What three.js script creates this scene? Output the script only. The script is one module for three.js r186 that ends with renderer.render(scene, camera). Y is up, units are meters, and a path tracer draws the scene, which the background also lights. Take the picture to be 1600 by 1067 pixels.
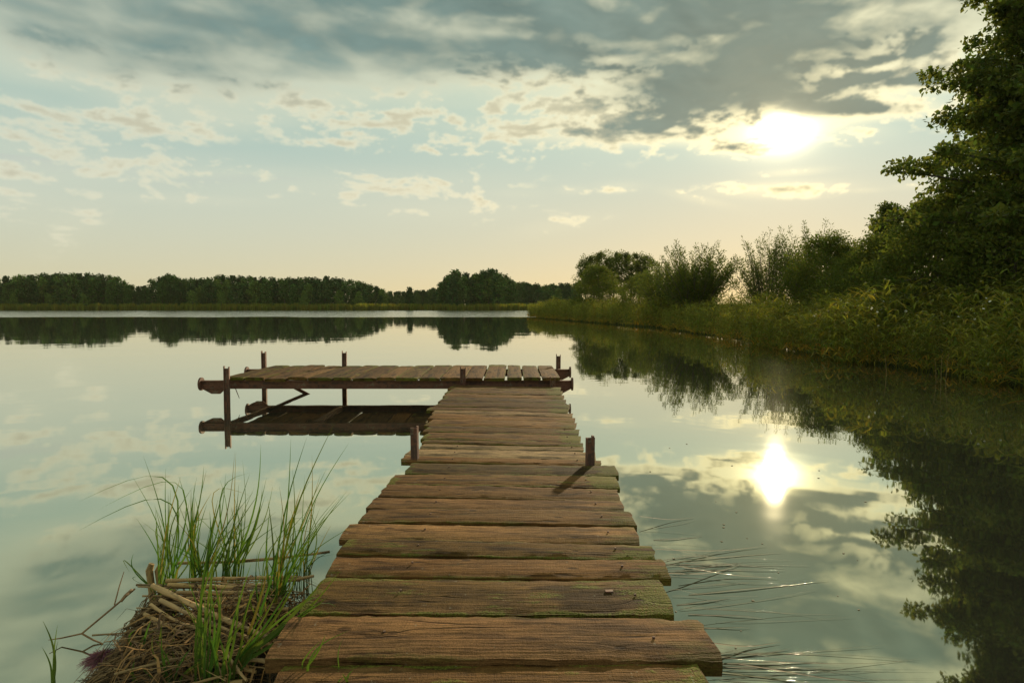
import * as THREE from 'three';
import { toCreasedNormals, mergeGeometries } from 'three/addons/utils/BufferGeometryUtils.js';

// ---------------------------------------------------------------- camera, sky, sun, exposure
const EYE = 1.45, F = 1067, HORIZON = 478;
const scene = new THREE.Scene();
const camera = new THREE.PerspectiveCamera(2 * Math.atan(533.5 / F) * 180 / Math.PI, 1600 / 1067, 0.05, 6000);
const PITCH = Math.atan((533.5 - HORIZON) / F);
camera.position.set(0, EYE, 0);
camera.rotation.x = -PITCH;
const renderer = new THREE.WebGLRenderer();
renderer.toneMapping = THREE.LinearToneMapping;
renderer.toneMappingExposure = 1.22;
renderer.shadowMap.enabled = true;

// a photo pixel gives a direction; the distance comes from a height or a depth that the thing has
function ray(px, py) {
  return new THREE.Vector3((px - 800) / F, (533.5 - py) / F, -1).applyAxisAngle(new THREE.Vector3(1, 0, 0), -PITCH).normalize();
}
function onY(px, py, h) { const d = ray(px, py), t = (h - EYE) / d.y; return new THREE.Vector3(d.x * t, h, d.z * t); }
function atZ(px, py, z) { const d = ray(px, py), t = z / d.z; return new THREE.Vector3(d.x * t, EYE + d.y * t, z); }

function rng(seed) { let s = seed >>> 0; return () => { s = (s + 0x6d2b79f5) | 0; let t = Math.imul(s ^ (s >>> 15), 1 | s); t = (t + Math.imul(t ^ (t >>> 7), 61 | t)) ^ t; return ((t ^ (t >>> 14)) >>> 0) / 4294967296; }; }
const NT = new Float32Array(65536); { const r = rng(7); for (let i = 0; i < 65536; i++) NT[i] = r(); }
function vn(x, y) {
  const ix = Math.floor(x), iy = Math.floor(y); let fx = x - ix, fy = y - iy;
  fx = fx * fx * (3 - 2 * fx); fy = fy * fy * (3 - 2 * fy);
  const x0 = ix & 255, x1 = (ix + 1) & 255, y0 = (iy & 255) << 8, y1 = ((iy + 1) & 255) << 8;
  const a = NT[y0 | x0], b = NT[y0 | x1], c = NT[y1 | x0], d = NT[y1 | x1];
  return a + (b - a) * fx + (c - a) * fy + (a - b - c + d) * fx * fy;
}
function fbm(x, y, n, g = 0.5) { let s = 0, a = 1, t = 0; for (let i = 0; i < n; i++) { s += a * vn(x, y); t += a; a *= g; const nx = 1.6 * x - 1.2 * y + 17.3; y = 1.2 * x + 1.6 * y + 9.1; x = nx; } return s / t; }
const clamp = (x, a = 0, b = 1) => x < a ? a : x > b ? b : x;
const ss = (a, b, x) => { const t = clamp((x - a) / (b - a)); return t * t * (3 - 2 * t); };
const mix = (a, b, t) => a + (b - a) * t;

const SUN = ray(1222, 205);
const SUN_AZ = Math.atan2(SUN.x, -SUN.z), SUN_EL = Math.asin(SUN.y);

// Sky: clear evening air, a broken cloud deck whose thin parts glow and thick parts are grey (lit from behind).
function makeSky() {
  const W = 4096, H = 2048, data = new Float32Array(W * H * 4), D = 180 / Math.PI, K = D / F;
  // cloud banks: photo x, y, half widths, optical depth, slant, kind (0 smooth veil, 1 broken puffs); kept as azimuth and elevation
  const B = [
    [1000, -50, 560, 90, 1.7, 0.0, 0], [700, -260, 900, 200, 1.1, 0, 0], [500, -200, 800, 150, 0.7, 0, 1], [1400, -5, 300, 62, 1.6, 0.04, 0], [600, -10, 420, 70, 1.1, 0.0, 0], [120, 0, 330, 80, 1.0, 0, 0], [1000, 60, 220, 32, 0.8, 0, 0], [1330, 70, 120, 26, 0.7, 0.08, 0],
    [1150, 126, 145, 42, 2.1, 0.03, 0], [1040, 128, 80, 26, 0.9, 0, 0], [1235, 165, 70, 22, 0.9, -0.02, 0], [600, 85, 330, 38, 0.62, -0.03, 0], [250, 60, 260, 40, 0.5, 0, 0], [240, 95, 150, 26, 0.4, 0, 0], [330, 110, 120, 22, 0.35, -0.1, 0],
    [330, 170, 120, 30, 0.25, 0, 0], [900, 60, 500, 60, 0.4, 0, 0],
    [500, 165, 90, 22, 0.95, 0, 1], [620, 190, 150, 34, 1.0, -0.02, 1], [790, 195, 170, 40, 1.1, -0.02, 1], [960, 185, 150, 44, 1.2, -0.02, 1], [880, 130, 160, 40, 1.0, 0.05, 1], [520, 222, 70, 10, 0.75, 0, 1],
    [1000, 205, 150, 16, 0.7, 0.02, 0], [1060, 165, 60, 22, 0.7, 0, 0],
    [150, 190, 170, 22, 1.05, -0.07, 1], [40, 222, 110, 20, 0.9, -0.08, 1], [20, 150, 60, 12, 0.7, 0, 1], [30, 118, 60, 14, 0.75, 0, 1], [230, 128, 170, 13, 0.8, -0.02, 1], [90, 70, 60, 20, 0.7, 0, 1], [240, 155, 60, 10, 0.55, -0.1, 1], [270, 90, 60, 20, 0.5, -0.2, 1], [360, 130, 100, 12, 0.6, 0, 1], [330, 178, 40, 7, 0.4, 0.05, 1],
    [1390, 120, 150, 30, 1.1, 0.2, 1], [1440, 160, 120, 24, 0.95, 0.16, 1], [1330, 170, 60, 9, 2.2, 0.12, 0], [1430, 128, 80, 8, 0.8, 0.18, 0], [1320, 200, 60, 16, 0.9, 0.14, 1], [1400, 80, 150, 22, 0.9, 0.12, 1], [1080, 75, 40, 9, 0.7, 0.1, 1], [1200, 76, 30, 6, 0.5, 0, 1],
    [1150, 228, 56, 16, 1.15, 0.0, 1], [1110, 195, 60, 28, 1.1, -0.05, 1], [1140, 226, 38, 10, 0.7, 0.05, 0],
    [1215, 296, 85, 10, 1.3, 0.03, 1], [1200, 293, 60, 6, 1.2, 0.03, 1], [1240, 269, 42, 5, 0.8, 0, 1], [1090, 310, 46, 7, 0.62, 0.25, 1], [1350, 297, 24, 4, 0.6, 0.03, 1], [895, 297, 26, 7, 0.6, 0, 1], [965, 292, 34, 8, 0.6, 0, 1], [1430, 290, 30, 5, 0.5, 0, 1],
    [340, 270, 130, 10, 0.66, -0.07, 1], [560, 288, 220, 22, 0.58, -0.05, 1], [300, 312, 120, 9, 0.6, -0.03, 1], [680, 325, 150, 22, 0.5, 0, 1], [120, 262, 170, 26, 0.72, -0.1, 1], [20, 300, 60, 40, 0.5, 0.1, 1], [115, 345, 40, 30, 0.5, -0.7, 1], [870, 352, 70, 14, 0.46, -0.15, 1], [800, 302, 60, 10, 0.45, 0, 1],
  ].map(([x, y, rx, ry, w, sl, k]) => { const d = ray(x, y); return [Math.atan2(d.x, -d.z) * D, Math.asin(d.y) * D, 1 / (rx * K), 1 / (ry * K), w, -sl, k]; });
  const sunA = SUN_AZ * D, sunE = SUN_EL * D;
  for (let row = H / 2; row < H; row++) {
    const el = ((row + 0.5) / H - 0.5) * Math.PI, y = Math.sin(el), ce = Math.cos(el), e = el * D;
    for (let col = 0; col < W; col++) {
      const az = ((col + 0.5) / W - 0.5) * 2 * Math.PI, x = Math.cos(az) * ce, z = Math.sin(az) * ce, a = Math.atan2(x, -z) * D;
      const ang = Math.acos(clamp(x * SUN.x + y * SUN.y + z * SUN.z, -1, 1)) * D;
      // clear air
      const hz = Math.exp(-e / 7.2), near = Math.exp(-ang / 24);
      const high = ss(6, 20, e);
      let r = mix(0.425, 0.12, high), g = mix(0.535, 0.31, high), b = mix(0.515, 0.33, high);
      r = mix(r, mix(0.50, 1.25, near), hz); g = mix(g, mix(0.455, 0.82, near), hz); b = mix(b, mix(0.28, 0.32, near), hz);
      const lift = 1 + (0.0 + 0.62 * high) * near; r *= lift; g *= lift; b *= lift * 0.98;
      // clouds
      const inside = ss(62, 42, Math.abs(a)) * ss(52, 38, e);
      const inv = 1 / (y + 0.13), cx = x * inv, cz = z * inv;
      let big = 0.5, mid = 0, fine = 0, sm = 0, pf = 0;
      if (inside < 1) { big = fbm(cx * 0.75 + 5.2, cz * 0.75 + 1.7, 4); mid = fbm(cx * 3.2 + 11, cz * 3.2, 4); fine = fbm(cx * 12, cz * 12 + 40, 5, 0.6); }
      if (inside > 0) {
        const wa = a + (vn(a * 0.22 + 7, e * 0.5) - 0.5) * 1.6, we = e + (vn(a * 0.25, e * 0.45 + 31) - 0.5) * 0.8;
        mid = mix(mid, fbm(wa * 0.26 + 3, we * 0.66 + 0.05 * a + 8, 4, 0.5), inside);
        fine = mix(fine, fbm(wa * 0.62 + 40, we * 1.6 + 20, 7, 0.58), inside);
        for (const q of B) {
          const da = a - q[0], u = da * q[2]; if (u > 2.4 || u < -2.4) continue;
          const v = (e - q[1] - q[5] * da) * q[3], d2 = u * u + v * v; if (d2 < 5.5) { const w = q[4] * Math.exp(-d2); if (q[6]) pf = Math.max(pf, w) + 0.25 * Math.min(pf, w); else sm += w; }
        }
      }
      const fs = 1.0 * ss(0.42, 0.68, big) * ss(12, 30, e), fp = (0.25 + 0.6 * ss(0.35, 0.6, big)) * ss(5, 14, e);
      sm = mix(fs, sm, inside); pf = mix(fp, pf, inside);
      sm = 2.2 * (1 - Math.exp(-sm / 2.2));
      const streak = vn(a * 0.07 + 3, e * 0.6 + a * 0.03) * 0.6 + vn(a * 0.2 + 9, e * 1.7 + a * 0.05) * 0.4;
      const ts = Math.max(0, sm * (0.55 + 0.5 * streak * inside + 0.35 * mid) + ((mid - 0.5) * (0.3 + 0.8 * near) + (fine - 0.5) * (0.10 + 0.8 * near)) * ss(0.15, 0.8, sm) - 0.05);
      const tp = Math.max(0, (pf - 0.55 + (mid - 0.5) * 1.2 + (fine - 0.5) * (3.0 + 1.8 * near)) * ss(0.05, 0.35, pf)) * 0.85 + 0.12 * pf;
      const tau = (ts + tp) * ss(0.5, 4, e);
      const alpha = 1 - Math.exp(-1.7 * tau), thick = ss(0.17, 1.62, ts + (0.08 + 0.7 * near) * tp);
      const glow = Math.exp(-ang / 9), warm = Math.exp(-ang / 45);
      const br = mix(0.57, 0.97, warm) + 0.95 * glow, bg = mix(0.58, 0.83, warm) + 0.74 * glow, bb = mix(0.47, 0.52, warm) + 0.28 * glow;
      const shade = 1 - 0.30 * ss(0.35, 1.1, tp);
      const rays = 1 + 0.30 * (vn(Math.atan2(e - sunE, a - sunA) * 11 + 40, 3.3) - 0.5) * ss(5, 14, ang) * ss(55, 25, ang);
      const dv = 0.62 + 0.45 * mid + 0.35 * fine;
      const lit = ss(55, 125, ang); // away from the sun the clouds show their sunlit side
      let dr = dv * mix(0.140, 0.158, near) * rays + 0.10 * glow, dg = dv * mix(0.212, 0.182, near) * rays + 0.07 * glow, db = dv * mix(0.200, 0.142, near) * rays + 0.03 * glow;
      dr = mix(dr, 0.52, lit); dg = mix(dg, 0.50, lit); db = mix(db, 0.43, lit);
      r = mix(r, mix(br * shade, dr, thick), alpha); g = mix(g, mix(bg * shade, dg, thick), alpha); b = mix(b, mix(bb * shade, db, thick), alpha);
      // air and thin cloud lit up round the sun, dimmed where the cloud is thick
      const dx = (a - sunA) * Math.cos(SUN_EL), dy = e - sunE, core = Math.exp(-(dx * dx / 3.0 + dy * dy / 1.2)), through = Math.exp(-1.5 * Math.max(0, tau - 0.15));
      const halo = (0.45 * Math.exp(-ang / 1.9) + 3.4 * core) * (0.12 + 0.88 * through) + 3.0 * Math.exp(-ang * ang / 0.8);
      r += halo; g += halo * 0.84; b += halo * 0.5;
      const o = (row * W + col) * 4;
      data[o] = r; data[o + 1] = g; data[o + 2] = b; data[o + 3] = 1;
    }
  }
  for (let row = 0; row < H / 2; row++) for (let col = 0; col < W; col++) { const o = (row * W + col) * 4; data[o] = 0.10; data[o + 1] = 0.11; data[o + 2] = 0.07; data[o + 3] = 1; }
  const t = new THREE.DataTexture(data, W, H, THREE.RGBAFormat, THREE.FloatType);
  t.mapping = THREE.EquirectangularReflectionMapping; t.magFilter = THREE.LinearFilter; t.minFilter = THREE.LinearFilter; t.needsUpdate = true;
  return t;
}
const skyTexture = makeSky();
scene.background = skyTexture;
scene.environment = skyTexture;

const sun = new THREE.DirectionalLight(new THREE.Color().setRGB(1, 0.80, 0.52), 4.6);
sun.name = 'sun';
sun.position.copy(SUN).multiplyScalar(200).add(new THREE.Vector3(0, 0, -10));
sun.target.position.set(0, 0, -10);
sun.castShadow = true; sun.shadow.radius = 2.2; sun.shadow.mapSize.set(4096, 4096);
Object.assign(sun.shadow.camera, { left: -80, right: 80, top: 80, bottom: -80, near: 1, far: 600 });
scene.add(sun, sun.target);

// ---------------------------------------------------------------- naming helpers
const taken = new Map();
function numbered(name) { const n = taken.get(name) ?? 0; taken.set(name, n + 1); return n ? `${name}_${String(n).padStart(3, '0')}` : name; }
function tag(o, label, category, group) { o.userData.label = label; o.userData.category = category; if (group) o.userData.group = group; return o; }
function thing(name, label, category, pos = [0, 0, 0], group) { const o = new THREE.Group(); o.name = numbered(name); o.position.set(...pos); scene.add(tag(o, label, category, group)); return o; }
function mesh(name, geo, mat, parent) { const m = new THREE.Mesh(geo, mat); m.name = parent ? name : numbered(name); m.castShadow = m.receiveShadow = true; (parent ?? scene).add(m); return m; }
function structure(name, geo, mat) { const m = mesh(name, geo, mat); m.userData.kind = 'structure'; return m; }
function dup(o, label, group) { const c = o.clone(); c.name = numbered(o.name.replace(/_\d{3}$/, '')); c.userData = { ...o.userData }; if (label) c.userData.label = label; if (group) c.userData.group = group; scene.add(c); return c; }

// ---------------------------------------------------------------- geometry builder
class MB {
  constructor() { this.p = []; this.n = []; this.u = []; this.c = []; this.i = []; }
  get count() { return this.p.length / 3; }
  v(x, y, z, nx, ny, nz, u, v, c) { this.p.push(x, y, z); this.n.push(nx, ny, nz); this.u.push(u, v); this.c.push(c[0], c[1], c[2]); return this.count - 1; }
  // tapered tube through points; radius per point
  tube(pts, rad, sides = 6, col = [1, 1, 1], cap = true) {
    const up = new THREE.Vector3(0.31, 0.17, 0.93).normalize(), t = new THREE.Vector3(), a = new THREE.Vector3(), b = new THREE.Vector3();
    const rings = []; let len = 0;
    for (let k = 0; k < pts.length; k++) {
      const p = pts[k], q = pts[Math.min(k + 1, pts.length - 1)], o = pts[Math.max(k - 1, 0)];
      t.subVectors(q, o).normalize(); a.crossVectors(t, up); if (a.lengthSq() < 1e-4) a.set(1, 0, 0); a.normalize(); b.crossVectors(a, t);
      if (k) len += p.distanceTo(o);
      const ring = [];
      for (let s = 0; s <= sides; s++) {
        const w = s / sides * Math.PI * 2, cx = Math.cos(w), sy = Math.sin(w), nx = a.x * cx + b.x * sy, ny = a.y * cx + b.y * sy, nz = a.z * cx + b.z * sy, r = rad[k];
        ring.push(this.v(p.x + nx * r, p.y + ny * r, p.z + nz * r, nx, ny, nz, s / sides, len, col));
      }
      rings.push(ring);
    }
    for (let k = 0; k + 1 < rings.length; k++) for (let s = 0; s < sides; s++) { const A = rings[k][s], B = rings[k][s + 1], C = rings[k + 1][s], E = rings[k + 1][s + 1]; this.i.push(A, C, B, B, C, E); }
    if (cap) for (const k of [0, pts.length - 1]) {
      const p = pts[k], d = new THREE.Vector3().subVectors(pts[k], pts[k ? k - 1 : 1]).normalize(), c = this.v(p.x, p.y, p.z, d.x, d.y, d.z, 0.5, 0, col), m = [];
      for (let s = 0; s <= sides; s++) { const o = rings[k][s] * 3; m.push(this.v(this.p[o], this.p[o + 1], this.p[o + 2], d.x, d.y, d.z, 0.5, 0, col)); }
      for (let s = 0; s < sides; s++) k ? this.i.push(c, m[s + 1], m[s]) : this.i.push(c, m[s], m[s + 1]);
    }
    return this;
  }
  // a folded leaf of two triangles: base b, direction d, side s, length l, width w
  leaf(bx, by, bz, d, s, l, w, col) {
    const nx = d.y * s.z - d.z * s.y, ny = d.z * s.x - d.x * s.z, nz = d.x * s.y - d.y * s.x, k = 0.18 * w;
    const A = this.v(bx, by, bz, nx, ny, nz, 0, 0, col);
    const mx = bx + d.x * l * 0.45, my = by + d.y * l * 0.45, mz = bz + d.z * l * 0.45;
    const L = this.v(mx + s.x * w / 2 + nx * k, my + s.y * w / 2 + ny * k, mz + s.z * w / 2 + nz * k, nx - 0.4 * s.x, ny - 0.4 * s.y, nz - 0.4 * s.z, 0, 1, col);
    const T = this.v(bx + d.x * l, by + d.y * l, bz + d.z * l, nx, ny, nz, 1, 1, col);
    const R = this.v(mx - s.x * w / 2 + nx * k, my - s.y * w / 2 + ny * k, mz - s.z * w / 2 + nz * k, nx + 0.4 * s.x, ny + 0.4 * s.y, nz + 0.4 * s.z, 1, 0, col);
    this.i.push(A, T, L, A, R, T);
    return this;
  }
  // a ribbon blade through points with widths, folded along its middle; side is the width direction
  ribbon(pts, wid, side, col, fold = 0.25) {
    const t = new THREE.Vector3(), s = new THREE.Vector3(), n = new THREE.Vector3(); let last = null, len = 0;
    for (let k = 0; k < pts.length; k++) {
      const p = pts[k], q = pts[Math.min(k + 1, pts.length - 1)], o = pts[Math.max(k - 1, 0)];
      t.subVectors(q, o).normalize(); s.copy(side).addScaledVector(t, -side.dot(t)).normalize(); n.crossVectors(s, t).normalize();
      if (k) len += p.distanceTo(o);
      const w = wid[k] / 2, f = fold * w;
      const a = this.v(p.x - s.x * w + n.x * f, p.y - s.y * w + n.y * f, p.z - s.z * w + n.z * f, n.x - s.x * -0.4, n.y - s.y * -0.4, n.z - s.z * -0.4, 0, len, col);
      const m = this.v(p.x, p.y, p.z, n.x, n.y, n.z, 0.5, len, col);
      const b = this.v(p.x + s.x * w + n.x * f, p.y + s.y * w + n.y * f, p.z + s.z * w + n.z * f, n.x - s.x * 0.4, n.y - s.y * 0.4, n.z - s.z * 0.4, 1, len, col);
      if (last) this.i.push(last[0], last[1], a, last[1], m, a, last[1], last[2], m, last[2], b, m);
      last = [a, m, b];
    }
    return this;
  }
  geo() {
    const g = new THREE.BufferGeometry();
    g.setAttribute('position', new THREE.Float32BufferAttribute(this.p, 3)); g.setAttribute('normal', new THREE.Float32BufferAttribute(this.n, 3));
    g.setAttribute('uv', new THREE.Float32BufferAttribute(this.u, 2)); g.setAttribute('color', new THREE.Float32BufferAttribute(this.c, 3));
    g.setIndex(this.i); return g;
  }
}
const V = (x, y, z) => new THREE.Vector3(x, y, z);
function randDir(r, out) { const z = r() * 2 - 1, a = r() * Math.PI * 2, q = Math.sqrt(1 - z * z); return out.set(q * Math.cos(a), z, q * Math.sin(a)); }

// ---------------------------------------------------------------- textures
function dataTex(w, h, fn, srgb) {
  const d = new Uint8Array(w * h * 4), c = [0, 0, 0];
  for (let y = 0; y < h; y++) for (let x = 0; x < w; x++) { fn(x, y, c); const o = (y * w + x) * 4; for (let k = 0; k < 3; k++) { let q = clamp(c[k]); if (srgb) q = q <= 0.0031308 ? q * 12.92 : 1.055 * Math.pow(q, 1 / 2.4) - 0.055; d[o + k] = q * 255 + 0.5; } d[o + 3] = 255; }
  const t = new THREE.DataTexture(d, w, h); if (srgb) t.colorSpace = THREE.SRGBColorSpace;
  t.wrapS = t.wrapT = THREE.RepeatWrapping; t.magFilter = THREE.LinearFilter; t.needsUpdate = true; return t;
}
// weathered boards: eight rows, each one board long and one board wide
const ROWS = 8, WW = 1536, WH = 2048, woodHeight = new Float32Array(WW * WH), woodColor = new Float32Array(WW * WH * 3);
{
  const r = rng(21), knots = [];
  for (let k = 0; k < ROWS; k++) for (let j = 0; j < 3; j++) knots.push([k, 0.06 + r() * 0.88, 0.2 + r() * 0.6, 0.008 + r() * 0.012]);
  const tone = [[0.180, 0.104, 0.043], [0.150, 0.086, 0.034], [0.250, 0.150, 0.070], [0.130, 0.078, 0.030], [0.178, 0.103, 0.042], [0.150, 0.092, 0.034], [0.36, 0.27, 0.165], [0.130, 0.086, 0.030]];
  const moss = [0.4, 0.85, 0.35, 1.0, 0.6, 0.95, 0.25, 1.0];
  for (let y = 0; y < WH; y++) {
    const row = Math.floor(y / (WH / ROWS)), v = (y % (WH / ROWS)) / (WH / ROWS);
    for (let x = 0; x < WW; x++) {
      const u = x / WW, U = u * 1.7, Vm = v * 0.33 + row * 3.1;
      let kn = 0, bend = 0;
      for (const q of knots) if (q[0] === row) { const du = (u - q[1]) * 1.7, dv = (v - q[2]) * 0.33, d = Math.sqrt(du * du * 0.35 + dv * dv); const w = Math.exp(-d * d / (q[3] * q[3] * 6)); bend += w * 0.02 * Math.sign(dv || 1); kn = Math.max(kn, ss(q[3] * 1.15, q[3] * 0.7, d)); }
      const warp = (fbm(U * 1.6 + row * 7, Vm * 5, 3) - 0.5) * 0.05 + bend;
      const g1 = fbm(U * 3.0, (Vm + warp) * 90, 3), g2 = fbm(U * 11, (Vm + warp) * 330, 2, 0.6), speck = vn(U * 260, Vm * 420), saw = vn(U * 330 + vn(U * 3, Vm * 20) * 4, Vm * 9);
      const big = fbm(U * 2.2 + row * 5.3, Vm * 8 + 3, 4), stain = fbm(U * 3.1 + 40 + row, Vm * 14, 4), crack = ss(0.035, 0.0, Math.abs(fbm(U * 1.1 + 9, (Vm + warp) * 26, 2) - 0.5)) * ss(0.45, 0.62, vn(U * 1.7 + row * 3, Vm * 14));
      let h = 0.45 * g1 + 0.25 * g2 + 0.12 * speck + 0.06 * saw; h -= crack * 0.5; h -= kn * 0.1;
      const blot = fbm(U * 16 + row, Vm * 44, 4, 0.62); let k = 0.62 + 0.36 * g1 + 0.42 * (g2 - 0.5) + 0.42 * (speck - 0.5) + 0.14 * (saw - 0.5); k *= 0.12 + 0.85 * big + 0.95 * blot; k *= 1 - 0.62 * ss(0.52, 0.72, stain); k *= 1 - 0.75 * crack; k *= 1 - 0.6 * kn;
      const gr = ss(0.45, 0.75, fbm(U * 2.7 + 80 + row * 2, Vm * 7, 3)) * 0.5, t = tone[row];
      let R = mix(t[0], 0.20, gr) * k * 0.90, G = mix(t[1], 0.13, gr) * k * 0.76, B = mix(t[2], 0.066, gr) * k * 0.58;
      // moss: patches with a fleck grain of its own, thickest at the long edges and board ends where wet gathers
      const edge = Math.max(ss(0.12, 0.0, v), ss(0.86, 1.0, v), ss(0.78, 1.0, u), ss(0.06, 0, u) * 0.8);
      const patch = fbm(U * 4.4 + row * 9 + 13, Vm * 16 + 70, 5, 0.6) + 0.34 * edge - 0.12;
      const m = ss(0.56, 0.70, patch * (0.8 + 0.3 * moss[row])) * moss[row] * ss(0.25, 0.6, vn(U * 140 + 5, Vm * 190) * 0.6 + 0.4 * patch);
      const mk = 0.55 + 0.9 * vn(U * 190, Vm * 260);
      R = mix(R, 0.095 * mk, m * 0.8); G = mix(G, 0.105 * mk, m * 0.8); B = mix(B, 0.016 * mk, m * 0.8); h += m * 0.18 * mk;
      const lich = 0.5 * ss(0.93, 0.97, vn(U * 34 + row * 11, Vm * 44)) * ss(0.5, 0.7, vn(U * 160, Vm * 160)); R = mix(R, 0.36, lich * 0.5); G = mix(G, 0.36, lich * 0.5); B = mix(B, 0.27, lich * 0.5);
      const o = y * WW + x; woodHeight[o] = h; woodColor[o * 3] = R; woodColor[o * 3 + 1] = G; woodColor[o * 3 + 2] = B;
    }
  }
}
const woodMap = dataTex(WW, WH, (x, y, c) => { const o = (y * WW + x) * 3; c[0] = woodColor[o]; c[1] = woodColor[o + 1]; c[2] = woodColor[o + 2]; }, true);
const woodBump = dataTex(WW, WH, (x, y, c) => { c[0] = c[1] = c[2] = woodHeight[y * WW + x]; });
const rustMap = dataTex(512, 512, (x, y, c) => {
  const u = x / 512, v = y / 512, a = fbm(u * 9, v * 9, 5, 0.6), b = fbm(u * 30 + 7, v * 30, 4, 0.6), k = 0.55 + 0.8 * b, s = ss(0.52, 0.62, a), w = ss(0.66, 0.72, fbm(u * 14 + 50, v * 14, 4, 0.6));
  c[0] = mix(0.235, 0.13, s) * k; c[1] = mix(0.085, 0.06, s) * k; c[2] = mix(0.048, 0.04, s) * k;
  for (let q = 0; q < 3; q++) c[q] = mix(c[q], [0.30, 0.24, 0.16][q], w * 0.4);
}, true);
const rustBump = dataTex(256, 256, (x, y, c) => { c[0] = c[1] = c[2] = fbm(x / 256 * 24, y / 256 * 24, 4, 0.6); });
const barkMap = dataTex(256, 256, (x, y, c) => { const k = 0.4 + 1.1 * fbm(x / 256 * 14, y / 256 * 5, 4, 0.6); c[0] = 0.085 * k; c[1] = 0.066 * k; c[2] = 0.045 * k; }, true);
const stalkMap = dataTex(128, 512, (x, y, c) => { const k = 0.5 + 0.55 * vn(x * 0.35, y * 0.02) + 0.35 * fbm(x * 0.05, y * 0.04, 4), m = ss(0.55, 0.75, fbm(x * 0.03 + 9, y * 0.03, 4)); c[0] = mix(0.40, 0.15, m) * k; c[1] = mix(0.265, 0.092, m) * k; c[2] = mix(0.105, 0.036, m) * k; }, true);
const groundMap = dataTex(512, 512, (x, y, c) => { const a = fbm(x / 512 * 16, y / 512 * 16, 5, 0.6), k = 0.5 + a; c[0] = mix(0.06, 0.045, a) * k; c[1] = mix(0.05, 0.075, a) * k; c[2] = 0.022 * k; }, true);
// water: slopes of small capillary and wind ripples, one tile 16 m wide
const RN = 1024, RT = 16;
const rippleMap = (() => {
  const d = new Float32Array(RN * RN * 4), hgt = new Float32Array(RN * RN), r = rng(5), waves = [];
  for (let k = 0; k < 46; k++) { const m = Math.round(4 + Math.pow(r(), 1.6) * 60), th = (r() - 0.5) * 2.6 + 1.4, kx = Math.round(Math.cos(th) * m), ky = Math.round(Math.sin(th) * m); if (kx || ky) waves.push([kx, ky, r() * 6.283, 1 / Math.pow(Math.hypot(kx, ky), 1.15)]); }
  for (let y = 0; y < RN; y++) for (let x = 0; x < RN; x++) {
    let sx = 0, sy = 0; const X = x / RN * 6.28318, Y = y / RN * 6.28318;
    for (const w of waves) { const c = Math.cos(w[0] * X + w[1] * Y + w[2]) * w[3]; sx += c * w[0]; sy += c * w[1]; }
    const o = (y * RN + x) * 4, k = 0.012; d[o] = 0.5 - sx * k * 0.5; d[o + 1] = 0.5 - sy * k * 0.5; d[o + 2] = 1; d[o + 3] = 1;
  }
  const t = new THREE.DataTexture(d, RN, RN, THREE.RGBAFormat, THREE.FloatType); t.wrapS = t.wrapT = THREE.RepeatWrapping; t.magFilter = THREE.LinearFilter; t.needsUpdate = true; return t;
})();

// ---------------------------------------------------------------- materials
const M = {};
M.wood = new THREE.MeshPhysicalMaterial({ name: 'weathered_wood', map: woodMap, bumpMap: woodBump, bumpScale: 0.008, roughness: 0.85, specularIntensity: 0.12, vertexColors: true });
M.rust = new THREE.MeshStandardMaterial({ name: 'rusty_steel', color: new THREE.Color().setRGB(0.66, 0.74, 0.72), map: rustMap, bumpMap: rustBump, bumpScale: 0.003, roughness: 0.75, metalness: 0.15 });
M.bark = new THREE.MeshStandardMaterial({ name: 'bark', map: barkMap, roughness: 0.95 });
const leafMat = (name, r, g, b, tr = 0.4) => new THREE.MeshPhysicalMaterial({ name, color: new THREE.Color().setRGB(r, g, b), vertexColors: true, roughness: 0.92, transmission: tr, thickness: 0, specularIntensity: 0.15 });
M.leaf = leafMat('tree_leaf', 0.10, 0.135, 0.018, 0.55);
M.farLeaf = new THREE.MeshPhysicalMaterial({ name: 'far_leaf', color: new THREE.Color().setRGB(0.058, 0.115, 0.03), vertexColors: true, roughness: 0.95, specularIntensity: 0.1 });
M.willow = leafMat('willow_leaf', 0.105, 0.14, 0.022, 0.52);
M.reed = leafMat('reed_leaf', 0.165, 0.20, 0.018, 0.55);
M.blade = new THREE.MeshPhysicalMaterial({ name: 'grass_blade', color: new THREE.Color().setRGB(0.082, 0.155, 0.016), vertexColors: true, roughness: 0.85, transmission: 0.4, thickness: 0, specularIntensity: 0.4 });
M.wetBlade = new THREE.MeshPhysicalMaterial({ name: 'wet_blade', color: new THREE.Color().setRGB(0.035, 0.05, 0.013), vertexColors: true, roughness: 0.75, specularIntensity: 0.2, clearcoat: 0.05, clearcoatRoughness: 0.02 });
M.stalk = new THREE.MeshPhysicalMaterial({ name: 'dead_stalk', map: stalkMap, vertexColors: true, roughness: 0.7 });
M.root = new THREE.MeshStandardMaterial({ name: 'root_fibre', color: new THREE.Color().setRGB(0.10, 0.07, 0.035), vertexColors: true, roughness: 0.95 });
M.ground = new THREE.MeshPhysicalMaterial({ name: 'ground', map: groundMap, roughness: 1, specularIntensity: 0 });
const waterMat = (name, scale, rough) => new THREE.MeshPhysicalMaterial({ name, color: new THREE.Color().setRGB(0.54, 0.55, 0.40), metalness: 0.97, ior: 1.33, roughness: rough, normalMap: rippleMap, normalScale: new THREE.Vector2(scale, scale) });
M.calm = waterMat('calm_water', 0.035, 0.022);
M.breeze = waterMat('breezy_water', 1.8, 0.12);

// ---------------------------------------------------------------- ground and lake
const FAR = -226;
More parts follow.
